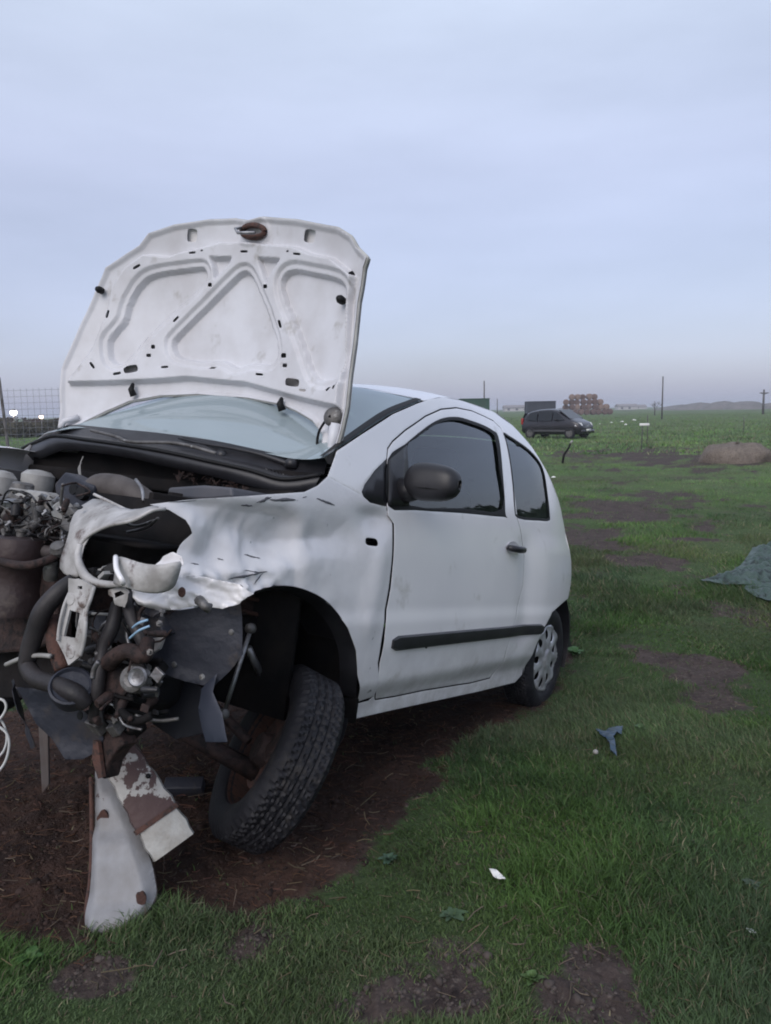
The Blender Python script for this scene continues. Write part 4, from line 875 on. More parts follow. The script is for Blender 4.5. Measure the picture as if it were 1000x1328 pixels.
# large rust-brown drum of the radiator fan housing at the left
dm = dp('fan_drum', 26, 705, .47, [(.02, .02), (.075, .016), (.082, .004), (.085, -.06), (.080, -.07), (.080, -.13), (.086, -.14), (.086, -.20), (.02, -.21)], (.05, 0, 1), mat('maroon_brown_plastic', (.020, .013, .014), .5, spec=.3, col2=(.036, .022, .022), nscale=6, col3=(.06, .045, .04), n3scale=14, bump=.002), CAR, 32)
dp('drum_neck', 27, 700, .47, [(.014, -.01), (.014, .022), (.018, .024), (.018, .03)], (.05, 0, 1), GREY, dm, 16)
tp('drum_rim', [(-30, 716, .50), (8, 730, .555), (40, 733, .555), (74, 722, .50)], .012, DRUST, dm)
dp('sensor_knob', 76, 712, .50, [(.008, -.02), (.02, -.015), (.024, 0), (.018, .014), (.004, .018)], (.5, .2, .6), GREY, CAR, 16)
dp('connector', 66, 738, .50, [(.018, -.03), (.02, .0), (.016, .01), (.016, .028)], (.3, .3, .8), GREY, CAR, 12)
pp('drum_shroud', [(-40, 735), (70, 735), (72, 830), (40, 845), (-40, 850)], .44, .06, DRUST, CAR, bevel=.01)
pp('radiator_core', [(-60, 845), (35, 840), (110, 800), (200, 795), (215, 850), (200, 900), (60, 905), (-60, 905)], .36, .05, DARK, CAR, bevel=.004)
# headlight panel: folded white sheet, hand-set depths
def quadsheet(name, P, Fc, m, solid=.002, sub=1, lab=None, par=None, sc=True):
    V = [atx(u, v, X) for u, v, X in P]; o = obj(name, V, Fc, m, par or CAR, solid=solid)
    md = o.modifiers.new('round', 'SUBSURF'); md.levels = sub; md.render_levels = sub
    if not sc: pass
    o.modifiers.move(1, 0)
    if lab: o['label'] = lab
    return o
HPN = [(122, 641, .44), (146, 653, .45), (171, 665, .46), (196, 656, .49), (207, 657, .50),          # 0-4 back/top edge
       (90, 670, .50), (112, 676, .53), (140, 672, .54), (170, 668, .55), (196, 660, .54),           # 5-9 fold edge
       (92, 690, .555), (110, 690, .565), (122, 689, .57), (143, 680, .575), (172, 674, .575), (200, 662, .56), # 10-15 lower lip
       (82, 715, .56), (98, 714, .565), (108, 708, .57),   # 16-18
       (74, 739, .565), (92, 742, .57), (105, 730, .575), (92, 750, .57), (108, 749, .575)]  # 19-23
HPF = [(0, 1, 7, 6), (1, 2, 8, 7), (2, 3, 9, 8), (3, 4, 15, 9), (0, 6, 5), (5, 6, 11, 10), (6, 7, 12, 11), (7, 8, 13, 12), (8, 9, 14, 13), (9, 15, 14), (10, 11, 17, 16), (11, 12, 18, 17), (16, 17, 20, 19), (17, 18, 21, 20), (19, 20, 22), (20, 21, 23, 22)]
hpn = quadsheet('headlight_panel', HPN, HPF, APAINT, sub=1, lab='dirty white headlight panel bent around an empty opening')
dp('panel_hole', 104, 659, .515, [(.001, .003), (.007, .003), (.008, 0)], (.6, 0, .8), SEAL, hpn, 12)
tp('panel_flange', [(122, 641, .445), (147, 653, .455), (171, 665, .465)], .004, APAINT, hpn)
tp('opening_lip', [(104, 706, .575), (101, 722, .58), (105, 738, .585), (114, 750, .59), (130, 757, .59), (160, 758, .60)], [.007, .009, .011, .012, .010, .006], APAINT, hpn)
tp('opening_lip', [(104, 706, .57), (116, 694, .575), (140, 682, .58), (172, 675, .58), (198, 662, .56), (214, 660, .53)], .0045, APAINT, hpn)
# dark pocket behind the opening with broken lamp remains
q = MB(); q.box(atx(180, 705, .30), (.02, .42, .26)); q.build('lamp_pocket', DARK, CAR)
q = MB(); q.box(atx(182, 640, .40)+[0, 0, -.13], (.22, .30, .01)); q.build('lamp_tray', DARK, CAR)
r_ = np.random.default_rng(9)
for k in range(16):
    c_ = atx(r_.uniform(122, 148), r_.uniform(736, 750), .56+r_.uniform(-.02, .02)); Rr = Rx(r_.uniform(0, 3)) @ Ry(r_.uniform(0, 3)); q = MB(); q.box(c_, r_.uniform(.006, .026, 3), Rr); q.build('lamp_shard', [SEAL, SEAL, WTANK, DARK][k % 4], CAR, smooth=False)
for P in ([(150, 672, .44), (175, 682, .42), (200, 675, .43)], [(165, 690, .40), (190, 684, .42), (205, 672, .44)]): tp('lamp_wire', P, .004, GREY, n=6)
# bent white bracket below the opening
BK = [(146, 724, .60), (158, 721, .61), (172, 727, .62), (192, 733, .63), (214, 733, .63), (238, 724, .60),
      (150, 735, .615), (160, 739, .628), (176, 744, .636), (194, 746, .636), (212, 744, .63), (234, 738, .60),
      (150, 750, .605), (162, 758, .618), (178, 763, .624), (194, 767, .624), (210, 765, .62), (229, 754, .595),
      (146, 758, .60), (160, 760, .62), (178, 766, .62), (196, 769, .62), (212, 768, .61), (225, 762, .59)]
BF = [(r*6+c, r*6+c+1, (r+1)*6+c+1, (r+1)*6+c) for r in range(3) for c in range(5)]
quadsheet('bumper_bracket', BK, BF, APAINT, sub=1, solid=.003, lab='bent white bracket under the headlight opening')
tp('bracket_lip', [(150, 722, .62), (151, 738, .65), (158, 752, .655), (160, 757, .64)], .006, PAINT)
crumple('torn_edge', [(196, 738), (212, 722), (226, 716), (238, 722), (240, 732), (228, 742), (214, 750)], .57, .03, DPAINT, 18)
crumple('crushed_metal', [(206, 764), (222, 745), (262, 748), (292, 758), (302, 770), (290, 783), (276, 790), (258, 785), (240, 790), (222, 792), (208, 784)], .49, .06, DPAINT, 30, .006, tilt=(-.6, 0), lab='crushed white sheet metal at the wing corner')
dp('torn_bolt_hole', 236, 768, .545, [(.001, .002), (.011, .002), (.012, 0)], (1, 0, 0), RUST, CAR, 14)
q = MB(); q.tube([atx(258, 778, .56), atx(266, 786, .57), atx(272, 789, .56)], [.012, .010, .012], 8); q.build('loose_bolt', GREY, CAR)
# shelf of grey steel and small parts beneath
pp('crossmember', [(118, 795), (160, 796), (205, 800), (212, 822), (180, 838), (118, 830)], .50, .10, GPL, CAR, bevel=.004, label='grey blue cross beam behind the hanging hoses')
tp('crossmember_edge', [(120, 796, .52), (145, 797, .52)], .004, WTANK)
crumple('torn_bracket', [(144, 765), (160, 760), (170, 768), (166, 780), (163, 788), (150, 784), (150, 775), (142, 772)], .58, .02, APAINT, 40, holes=[[(150, 770), (158, 766), (163, 770), (155, 776)]])
crumple('bent_beam_end', [(165, 765), (205, 772), (212, 790), (200, 800), (176, 792)], .52, .03, GPL, 20)
br = pp('latch_bracket', [(90, 750), (108, 752), (123, 761), (118, 778), (112, 793), (111, 812), (110, 830), (104, 852), (90, 863), (85, 850), (80, 840), (75, 831), (77, 812), (83, 786), (90, 769)], .62, .006, APAINT, CAR, holes=[[(92, 791), (105, 795), (99, 828), (84, 825)], [(93, 775), (96, 775), (96, 779), (93, 779)], [(108, 778), (111, 778), (111, 782), (108, 782)], [(93, 844), (96, 844), (96, 848), (93, 848)], [(102, 760), (108, 760), (108, 764), (102, 764)]], label='grey steel bracket with a rectangular slot')
tp('bracket_edge', [(122, 762, .62), (117, 778, .635), (112, 793, .64), (111, 812, .64), (109, 832, .635), (104, 851, .63)], .0045, APAINT, br)
tp('bracket_edge', [(90, 769, .62), (83, 786, .63), (77, 812, .63), (75, 831, .63)], .004, APAINT, br)
for u, v in ((94, 777), (110, 780), (94, 846)): dp('bracket_boss', u, v, .618, [(.018, 0), (.014, .008), (.009, .009)], (1, .1, 0), APAINT, br, 14)
tp('radiator_hose', [(96, 752, .57), (76, 768, .60), (56, 792, .62), (46, 818, .62), (38, 845, .62), (36, 864, .62), (48, 880, .63), (72, 888, .63), (98, 900, .62), (112, 915, .6)], [.018, .022, .024, .023, .022, .021, .022, .022, .023, .018], HOSE, n=14, label='thick black radiator hose curving down to the left')
tp('thin_pipe', [(8, 862, .60), (30, 853, .62), (50, 850, .62), (66, 851, .62)], .006, WTANK, n=7)
tp('rusty_post', [(68, 800, .58), (72, 835, .59), (82, 868, .59)], [.016, .022, .02], RUST)
tp('wire_loom', [(152, 782, .54), (146, 812, .56), (134, 840, .57), (130, 870, .58), (126, 900, .58), (122, 935, .56)], [.014, .018, .017, .014, .016, .013], HOSE)
tp('wire_loom', [(164, 770, .54), (170, 800, .56), (180, 822, .56), (190, 845, .55), (198, 852, .54)], [.016, .014, .013, .012], HOSE)
tp('brake_hose', [(128, 858, .62), (122, 868, .62), (120, 880, .62)], .006, STEEL)
for k, P in enumerate(([(172, 814, .6), (180, 808, .61), (192, 804, .6)], [(168, 828, .6), (180, 818, .61), (194, 812, .6)])): tp('blue_wire', P, .003, mat('pale_blue_wire', (.25, .40, .55), .5), n=5)
tp('mount_arm', [(142, 860, .57), (152, 850, .58), (168, 844, .58), (186, 850, .57), (192, 830, .55)], [.022, .02, .018, .02, .016], DRUST)
pp('subframe_horn', [(118, 870), (150, 860), (190, 858), (205, 880), (196, 915), (170, 935), (130, 925)], .46, .10, DARK, CAR, bevel=.01)
dp('pulley', 176, 880, .56, [(.012, .02), (.018, .022), (.030, .018), (.034, .006), (.028, 0), (.034, -.008), (.030, -.02)], (1, .35, .1), GREY, CAR, 22)
dp('bearing_ring', 178, 878, .585, [(.014, 0), (.020, .004), (.024, 0)], (1, .35, .1), STEEL, CAR, 18)
dp('alternator', 155, 885, .53, [(.02, .03), (.040, .026), (.046, .01), (.046, -.05), (.03, -.07)], (1, .35, .1), DRUST, CAR, 22)
dp('fog_lamp_housing', 92, 890, .62, [(.040, -.05), (.048, -.02), (.050, .004), (.045, .007), (.040, -.001), (.02, -.004), (.001, -.004)], (.55, .5, .66), GPL, CAR, 26)
tp('cable_bundle', [(148, 905, .55), (160, 925, .56), (178, 935, .55), (196, 928, .53)], .01, DARK)
for k in range(26):
    u = r_.uniform(118, 205); v = r_.uniform(845, 945); c_ = atx(u, v, .50+r_.uniform(-.04, .05)); Rr = Rx(r_.uniform(0, 3)) @ Rz(r_.uniform(0, 3)); q = MB(); m_ = [DARK, DRUST, SEAL, DARK, GREY][k % 5]
    if k % 2: q.tube(spline([c_-Rr[0]*.05, c_+Rr[1]*.02, c_+Rr[0]*.05], 4), r_.uniform(.004, .009), 6); q.build('loose_cable', m_, CAR)
    else: q.box(c_, r_.uniform(.012, .045, 3), Rr); q.build('broken_mount', m_, CAR, smooth=False, bevel=.003)
pp('sump_guard', [(100, 925), (150, 905), (170, 950), (140, 975), (112, 965), (96, 955)], .48, .06, DARK, CAR, bevel=.01)
pp('chassis_horn', [(128, 940), (152, 948), (160, 966), (150, 975), (140, 990), (134, 1012), (126, 1004), (120, 975)], .50, .05, DRUST, CAR, bevel=.006)
pp('horn_flange', [(121, 960), (127, 962), (133, 1008), (127, 1010), (119, 985)], .515, .01, RUST, CAR)
# hanging undertray plates at the lower left
crumple('undertray', [(6, 884), (24, 880), (40, 892), (47, 915), (57, 948), (52, 968), (38, 972), (24, 950), (12, 918)], .50, .05, GPL, 6, .014, tilt=(.5, .3), lab='grey blue undertray flap at the lower left')
ut = crumple('undertray', [(50, 888), (70, 892), (90, 900), (100, 918), (108, 932), (114, 962), (104, 980), (92, 988), (78, 986), (70, 960), (60, 935)], .55, .045, GPL, 6, .014, tilt=(-.4, .2), lab='torn grey undertray plate with two holes')
for u, v in ((86, 914), (104, 928)): dp('undertray_hole', u, v, .562, [(.001, .002), (.010, .002), (.011, 0)], (1, 0, 0), SEAL, ut, 12)
# left wing liner hanging loose
crumple('loose_wing_liner', [(212, 831), (222, 808), (243, 792), (270, 786), (300, 783), (298, 850), (283, 873), (266, 893), (243, 883), (222, 870), (210, 855)], .43, .025, GPL, 7, .014, lab='loose grey plastic wing liner hanging ahead of the wheel', tilt=(-.5, .1))
crumple('liner_flap', [(283, 873), (264, 893), (260, 920), (268, 962), (296, 962), (290, 925), (279, 897)], .41, .02, mat('bluish_liner', (.022, .028, .045), .45, col2=(.035, .04, .06), nscale=7), 7, .014)
crumple('lower_liner', [(196, 895), (225, 868), (246, 880), (268, 893), (270, 950), (232, 958), (198, 938)], .36, .03, mat('dark_liner', (.013, .014, .02), .5, spec=.35), 6, .016)
pp('lamp_bracket_stub', [(190, 828), (212, 826), (206, 842), (194, 850)], .50, .01, APAINT, CAR, bevel=.002)
for u, v in ((300, 820), (232, 806), (226, 862), (262, 878)): dp('liner_clip', u, v, .452, [(.001, .004), (.006, .003), (.008, 0)], (1, .2, 0), GREY, CAR, 10)
for k in range(70):
    u = r_.uniform(112, 212); v = r_.uniform(792, 940); c_ = atx(u, v, .52+r_.uniform(-.05, .07)); Rr = Rx(r_.uniform(0, 3)) @ Ry(r_.uniform(0, 3)) @ Rz(r_.uniform(0, 3)); q = MB(); m_ = [DARK, DRUST, HOSE, DRUST, GREY, BLK, STEEL][r_.integers(0, 7)]
    ty = k % 4
    if ty == 0: q.tube(spline([c_-Rr[0]*.06, c_+Rr[1]*.03, c_+Rr[0]*.04, c_+Rr[0]*.07+Rr[2]*.03], 4), r_.uniform(.002, .005), 5); q.build('loose_wire', m_, CAR)
    elif ty == 1: q.box(c_, r_.uniform(.006, .03, 3)*[1, 1.5, .5], Rr); q.build('torn_tab', m_, CAR, smooth=False, bevel=.0015)
    elif ty == 2: q.lathe([(.008, -.004), (.008, .003), (.004, .003), (.004, .012)], c_, Rr[2], 6); q.build('bolt', GREY, CAR, smooth=False)
    else: s_ = r_.uniform(.006, .014); q.lathe([(s_, -.02), (s_*1.2, -.01), (s_, .004), (s_*.7, .02)], c_, Rr[2], 10); q.build('plug', m_, CAR, autos=40)
# suspension strut, link rod, drive shaft
sp_ = lambda u, v, y: aty(u, v, y)
q = MB(); q.tube([sp_(325, 817, .72), sp_(290, 926, .72)], .0065, 8); ro_ = q.build('link_rod', STEEL, CAR)
for u, v in ((325, 815), (290, 926)): q = MB(); q.lathe([(.006, -.014), (.014, -.010), (.016, 0), (.014, .010), (.006, .014)], sp_(u, v, .72), (0, 1, .2), 14); q.build('ball_joint', GREY, ro_)
q = MB(); q.tube([sp_(318, 770, .50), sp_(326, 818, .52), sp_(334, 860, .54), sp_(338, 880, .55)], [.04, .034, .020, .020], 14); st_ = q.build('suspension_strut', DRUST, CAR)
q = MB(); a_, b_ = sp_(318, 770, .50), sp_(332, 850, .53); q.tube([a_+(b_-a_)*t_+.055*np.array([math.cos(t_*26), math.sin(t_*26), 0]) for t_ in np.linspace(0, 1, 70)], .007, 6); q.build('coil_spring', RUST, st_)
q = MB(); q.tube([sp_(322, 840, .60), sp_(330, 858, .60), sp_(338, 874, .60)], .012, 8); q.build('strut_bracket', STEEL, st_)
q = MB(); q.tube([(-.05, .30, .33), tuple(wc+ax*.10)], .016, 10); q.build('drive_shaft', DRUST, CAR)
q = MB(); q.tube([(.02, .34, .22), (.05, .50, .16), tuple(wc+ax*.05-[0, 0, .08])], [.03, .026, .03], 8); q.build('control_arm', DRUST, CAR)
# ------------------------------------------------------------------ rusty broken pieces in front of the car (in the car's frame, then placed as things)
def cw(p_): return CM @ np.array(p_)+CT
def rail_piece(name, A, B, w0, w1, d_, m, label, shape):
    pass
def world_sheet(name, P, dist0, amp, m, label, cat, thick, holes=(), freq=14, dfun=None, bevel=.006, extra=None):
    """box-like pressed section: outline traced on an upright plane facing the camera at its own distance"""
    root = empty(name, tuple(zat(P[0][0], P[0][1], dist0)*[1, 1, 0]+[0, 0, float(gz(0, dist0))])); tag(root, label, cat)
    loc = np.array(root.location)
    def at(u, v): d_ = dist0+(dfun(u, v) if dfun else 0); return zat(u, v, d_)
    P3 = [at(u, v) for u, v in P]; return root, loc, at, P3
# long white leg standing on the soil
def leg_piece():
    r = empty('broken_rail', (0, 0, 0)); tag(r, 'long pale rusty metal leg standing on the soil below the front', 'metal piece')
    O = [(118, 1008), (124, 1006), (150, 1022), (172, 1060), (192, 1110), (200, 1140), (201, 1165), (188, 1185), (170, 1203), (150, 1212), (128, 1215), (114, 1210), (112, 1180), (117, 1140), (119, 1080)]
    D = lambda v: 1.85+.0011*(1213-v)
    XY = np.array([[zat(u, v, D(v))[0], zat(u, v, D(v))[2]] for u, v in O])
    base = np.array([XY[:, 0].mean(), D(1200), float(gz(XY[:, 0].mean(), D(1200)))]); r.location = tuple(base)
    v2, f2 = sheet2d(spline(XY, 3, True), step=.010); s_ = sdist(v2, XY)
    yv_ = np.interp(v2[:, 1], [XY[:, 1].min(), XY[:, 1].max()], [D(1215), D(1006)])
    y = yv_+.030*(1-sst(s_, 0, .022))+.006*fbm(v2[:, 0]*14, v2[:, 1]*14, 1., 3)-.020*np.sin(np.clip((v2[:, 1]-XY[:, 1].min())/.07, 0, 1)*math.pi)-.016*(1-sst(v2[:, 1]-XY[:, 1].min(), .19, .21))
    obj('pressed_sheet', np.stack([v2[:, 0], y, v2[:, 1]], 1)-base, f2, RPAINT, r, solid=.002)
    e_ = spline([zat(u, v, D(v)+.012) for u, v in [(118, 1008), (119, 1080), (117, 1140), (112, 1180), (114, 1208)]], 5)-base; q = MB(); q.tube(e_, .006, 7); q.build('rusty_flange', RUST, r)
    e2_ = spline([zat(u, v, D(v)+.010) for u, v in [(150, 1022), (172, 1060), (192, 1110), (201, 1145), (200, 1168), (186, 1188), (168, 1204), (148, 1213), (124, 1215)]], 5)-base; q = MB(); q.tube(e2_, .005, 7); q.build('rolled_edge', mat('stained_edge', (.16, .14, .12), .7, col2=(.05, .03, .025), nscale=30), r)
    q = MB(); q.prism([zat(u, v, D(v)+.035)-base for u, v in [(124, 1008), (150, 1022), (190, 1110), (196, 1160), (170, 1195), (120, 1205), (124, 1100)]], (0, .035, 0)); q.build('back_box', DRUST, r, smooth=False)
    for u, v, s_ in ((134, 1062, 1.3), (183, 1166, 1.1)):
        c_ = zat(u, v, D(v)-(.003 if v < 1100 else .024)); th = np.linspace(0, 2*math.pi, 26, endpoint=False); rr_ = .013*s_*(1+.5*vnoise(th*1.6+u, th*0, 1.)*np.sin(th/2)); P = [c_+np.array([a*math.cos(t_)*.9, .0+.004*0, a*math.sin(t_)*1.35]) for a, t_ in zip(rr_, th)]
        q = MB(); q.prism(np.array(P)-base, (0, .006, 0)); q.build('rust_patch', RUST, r, smooth=False)
leg_piece()
def box_piece():
    r = empty('broken_box_section', (0, 0, 0)); tag(r, 'short white box section with rust brown middle band leaning over the pale leg', 'metal piece')
    a = zat(158, 985, 2.02); b_ = zat(222, 1092, 1.96); ax_ = b_-a; L = np.linalg.norm(ax_); ax_ /= L; vw = (a+b_)/2-CAMP; vw /= np.linalg.norm(vw); sd_ = np.cross(ax_, vw); sd_ /= np.linalg.norm(sd_); up_ = np.cross(sd_, ax_)
    base = (a+b_)/2; r.location = tuple(base)
    def ring(t_, w, h, twist=0): c_ = a+ax_*L*t_-base; w_ = w*(1+.05*math.sin(t_*23)); return [c_+sd_*x*w_+up_*z*h for x, z in ((-1, .25), (-.92, -.8), (-.6, -1), (.6, -1), (.92, -.8), (1, .25), (.9, 1), (-.9, 1))]
    def seg(name, t0, t1, w0, w1, m_, n=8, h=.026):
        V = []; 
        for i in range(n+1): q_ = i/n; V += ring(t0+(t1-t0)*q_, w0+(w1-w0)*q_, h)
        Fc = [(i*8+j, (i+1)*8+j, (i+1)*8+(j+1) % 8, i*8+(j+1) % 8) for i in range(n) for j in range(8)]+[tuple(range(8)), tuple(n*8+7-j for j in range(8))]
        return obj(name, V, Fc, m_, r, autos=45)
    seg('upper_box', -.10, .70, .050, .062, mat('half_rusted_white', (.42, .41, .39), .6, col2=(.30, .28, .26), nscale=16, col3=(.062, .032, .030), n3scale=5.5, n3=(.47, .485), bump=.003, bscale=30))
    seg('sleeve_edge', .69, .74, .068, .070, RUST, 2, .031); seg('lower_box', .73, 1.06, .060, .064, mat('chipped_white', (.38, .375, .355), .6, col2=(.25, .235, .21), nscale=22, col3=(.06, .032, .026), n3scale=14, n3=(.60, .62), bump=.004, bscale=40), 4, .028)
    q = MB(); c_ = a+ax_*L*.30+sd_*(-.035)*-1-up_*.027-base; q.lathe([(.001, 0), (.006, 0), (.007, .003)], c_, -up_, 10); q.build('bolt_hole', SEAL, r)
box_piece()
# weathered strip and dark plate lying under the front
def stick(name, P, r0, m_, label, cat, n=4):
    L = np.array([zat(u, v, d_) for u, v, d_ in P]); base = L[-1]; o = empty(name, tuple(base)); tag(o, label, cat); q = MB(); L = L-base
    q.prism([L[0]+[-r0, 0, 0], L[0]+[r0, 0, 0], L[1]+[r0*1.1, 0, 0], L[1]+[-r0*.4, 0, -.03]], (0, .012, 0)); q.build('strip', m_, o, smooth=False, bevel=.002); return o
stick('broken_strip', [(54, 890, 2.2), (56, 1018, 2.25)], .016, mat('weathered_strip', (.15, .14, .14), .8, col2=(.09, .06, .05), nscale=6), 'weathered upright strip with rust at the lower left', 'strip')
p_ = gnd(240, 1030); o = empty('metal_plate', tuple(p_)); tag(o, 'dark blue-grey metal plate lying behind the white box section', 'metal plate'); q = MB(); q.box((0, .0, .03), (.14, .05, .05), Rx(.5)); q.build('plate', GPL, o, bevel=.004)
# white cables at the left edge
CAB = mat('white_cable', (.55, .56, .56), .5)
P = [(-12, 905), (4, 908), (8, 918), (2, 930), (-6, 938), (8, 950), (12, 965), (8, 985), (-2, 1000), (-20, 1010)]; L = spline([zat(u, v, 2.15) for u, v in P], 5); o = empty('white_cable_loop', tuple(L[-1])); tag(o, 'loose white cable loop at the left picture edge', 'cable')
q = MB(); q.tube(L-L[-1], .004, 7); q.build('cable', CAB, o); L2 = spline([zat(u, v, 2.16) for u, v in [(-15, 925), (2, 935), (9, 955), (4, 975), (-12, 990)]], 5); q = MB(); q.tube(L2-L[-1], .0035, 7); q.build('cable', CAB, o)
# ------------------------------------------------------------------ background
def leafmass(name, c, size, n, leaf, colr, parent=None, seed=1, shape=None, kindm=None, flat=.0):
    r = np.random.default_rng(seed); P = r.normal(size=(n, 3)); P /= np.linalg.norm(P, axis=1)[:, None]; P *= (r.random((n, 1))**.45)
    k = fbm(P[:, 0]*2.1+seed, P[:, 1]*2.1, P[:, 2]*2.1, 2) > -.16; P = P[k]; n = len(P)
    P = P*np.array(size)+np.array(c); A = r.normal(size=(n, 3)); A /= np.linalg.norm(A, axis=1)[:, None]; Bv = np.cross(A, r.normal(size=(n, 3))); Bv /= np.linalg.norm(Bv, axis=1)[:, None]
    s = leaf*r.uniform(.5, 1.3, (n, 1)); V = np.stack([P-A*s, P+A*s*.3+Bv*s*.5, P+A*s, P+A*s*.2-Bv*s*.5], 1).reshape(-1, 3)
    C = np.array(colr)*r.uniform(.6, 1.35, (n, 1)); me = bpy.data.meshes.new(name); i = np.arange(n)[:, None]*4+np.arange(4)
    me.vertices.add(len(V)); me.vertices.foreach_set('co', V.ravel()); me.loops.add(i.size); me.loops.foreach_set('vertex_index', i.ravel().astype(np.int32)); me.polygons.add(n); me.polygons.foreach_set('loop_start', np.arange(n)*4)
    me.update(calc_edges=True); a = me.color_attributes.new('tint', 'FLOAT_COLOR', 'POINT'); a.data.foreach_set('color', np.c_[np.repeat(C, 4, 0), np.ones(4*n)].ravel()); me.materials.append(LEAFM)
    o = bpy.data.objects.new(name, me); COL.objects.link(o)
    if parent: o.parent = parent
    return o
WOOD = mat('grey_timber', (.13, .125, .13), .85, col2=(.05, .045, .04), nscale=8)
# --- dark parked hatchback
CARP2 = mat('dark_car_paint', (.009, .008, .012), .25, coat=.3, col2=(.013, .011, .016), nscale=1.5)
TRIMG = mat('grey_bumper_trim', (.05, .05, .055), .6)
CHROME = mat('chrome', (.6, .6, .62), .2, metal=.9)
LAMPG = mat('headlamp_lens', (.55, .56, .58), .15)
PLATE = mat('plate_white', (.7, .7, .68), .5)
DGL = mat('dark_tinted_glass', (.012, .014, .018), .12, spec=.35)
def dark_car(loc, heading):
    r = empty('parked_car', loc, heading); tag(r, 'black parked compact hatchback standing in the pasture behind the wreck', 'car')
    # body: rings along the length (x forward), half widths per height
    L = 3.6; hw = .86
    st = [(-1.82, .34, .78, .90, .74), (-1.77, .26, .80, 1.16, .82), (-1.62, .22, .82, 1.38, .86), (-1.1, .2, .86, 1.53, .88), (-.2, .2, .88, 1.59, .90), (.30, .2, .90, 1.52, .92), (.62, .2, .92, 1.36, .93), (1.05, .2, .92, 1.09, .95), (1.35, .2, .88, .96, .93), (1.62, .22, .80, .86, .88), (1.76, .26, .66, .72, .76), (1.80, .32, .60, .62, .66)]
    b = MB(); ring = 12; V = []; 
    for x, zb, belt, zt, w in st:
        w *= hw/.95; top = w*(.76 if zt > 1.2 else .86)
        half = [(0, zb), (w*.8, zb), (w*.97, zb+.1), (w, (zb+belt)/2), (w*.98, belt-.02), (w*.95, belt+.02), (top, zt-.10*(zt-belt)/.7-.02), (top*.75, zt), (0, zt+.015)]
        P = [(x, y, z) for y, z in half]+[(x, -y, z) for y, z in half[-2:0:-1]]; V += P; ring = len(P)
    Fc = []
    for j in range(len(st)-1):
        for i in range(ring): k = (i+1) % ring; Fc.append((j*ring+i, (j+1)*ring+i, (j+1)*ring+k, j*ring+k))
    Fc += [tuple(range(ring)), tuple(len(V)-1-i for i in range(ring))]
    o = obj('body', V, Fc, CARP2, r, autos=45); s = o.modifiers.new('s', 'SUBSURF'); s.levels = 1; s.render_levels = 1
    def pane(name, P, m=DGL, par=r, th=.01):
        P = np.array(P); nn = np.cross(P[1]-P[0], P[2]-P[0]); nn = nn/np.linalg.norm(nn)*th; q = MB(); q.prism(P, nn); return q.build(name, m, par, smooth=False)
    for s in (1, -1):
        y0, y1 = .845, .70
        for xs in ([(-1.45, 1.0), (-1.22, 1.36), (-.78, 1.43), (-.78, .95)], [(-.70, .95), (-.70, 1.47), (.12, 1.46), (.12, .95)], [(.18, .95), (.18, 1.44), (.42, 1.36), (.86, 1.0), (.86, .97)]):
            P = [(x, s*(y0-(z-.95)*.30), z) for x, z in xs]; pane('side_window', P if s < 0 else P[::-1], th=.012)
        q = MB(); q.box((-.15, s*.83, .42), (2.2, .03, .10)); q.build('door_strip', TRIMG, r, bevel=.01)
        q = MB(); q.box((.42, s*.94, 1.0), (.12, .16, .11)); q.build('wing_mirror', CARP2, r, bevel=.03)
        for x in (-.5,): q = MB(); q.box((x, s*.872, .85), (.16, .02, .03)); q.build('door_handle', CARP2, r)
        for x in (-1.2, 1.16):
            w = empty('wheel', (x, s*.76, .30), 0, r)
            q = MB(); q.lathe([(.19, -.085), (.27, -.085), (.30, -.05), (.30, .05), (.27, .085), (.19, .085)], axis=(0, 1, 0), n=32, cap=False); q.build('tyre', TYRE, w, autos=40)
            q = MB(); q.lathe([(.02, .08*s), (.19, .07*s), (.20, .0)], axis=(0, 1, 0), n=32); q.build('hubcap', GREY, w, autos=30)
            q = MB(); q.lathe([(.36, s*.02), (.36, s*.115), (.0, s*.116)], (x, s*.76, .32), (0, 1, 0), 32, cap=False); q.build('wheel_arch', DARK, r, autos=30) if False else None
        q = MB(); q.prism([(1.44, s*.80, .64), (1.68, s*.64, .62), (1.73, s*.48, .66), (1.66, s*.50, .80), (1.42, s*.70, .84)], (.05, s*.04, .03)); q.build('headlight', LAMPG, r, bevel=.012)
        q = MB(); q.box((1.80, s*.52, .36), (.05, .16, .07)); q.build('fog_lamp', LAMPG, r, bevel=.01)
        q = MB(); q.box((-1.74, s*.68, .92), (.12, .14, .34)); q.build('tail_lamp', mat('tail_lamp_red', (.3, .02, .02), .3), r, bevel=.02)
    pane('windscreen', [(1.13, -.70, 1.03), (1.13, .70, 1.03), (.42, .60, 1.50), (.42, -.60, 1.50)], th=.035)
    pane('rear_window', [(-1.83, .60, .98), (-1.83, -.60, .98), (-1.66, -.54, 1.36), (-1.66, .54, 1.36)], th=.02)
    q = MB(); q.box((1.74, 0, .64), (.08, .56, .13)); gr = q.build('grille', TRIMG, r, bevel=.02)
    for k in range(4): q = MB(); q.box((1.79, 0, .595+.03*k), (.02, .52, .009)); q.build('slat', CHROME, gr)
    q = MB(); q.lathe([(.045, 0), (.045, .02), (.034, .022)], (1.79, 0, .66), (1, 0, 0), 20); q.build('badge_ring', CHROME, gr)
    q = MB(); q.box((1.78, 0, .38), (.12, 1.36, .20)); q.build('bumper', CARP2, r, bevel=.05)
    q = MB(); q.box((1.845, 0, .45), (.015, .50, .11)); q.build('number_plate', PLATE, r)
    q = MB(); q.tube([(1.10, .5, 1.06), (1.05, .1, 1.10), (.98, -.1, 1.14)], .01, 6); q.build('wiper', BLK, r)
    return r
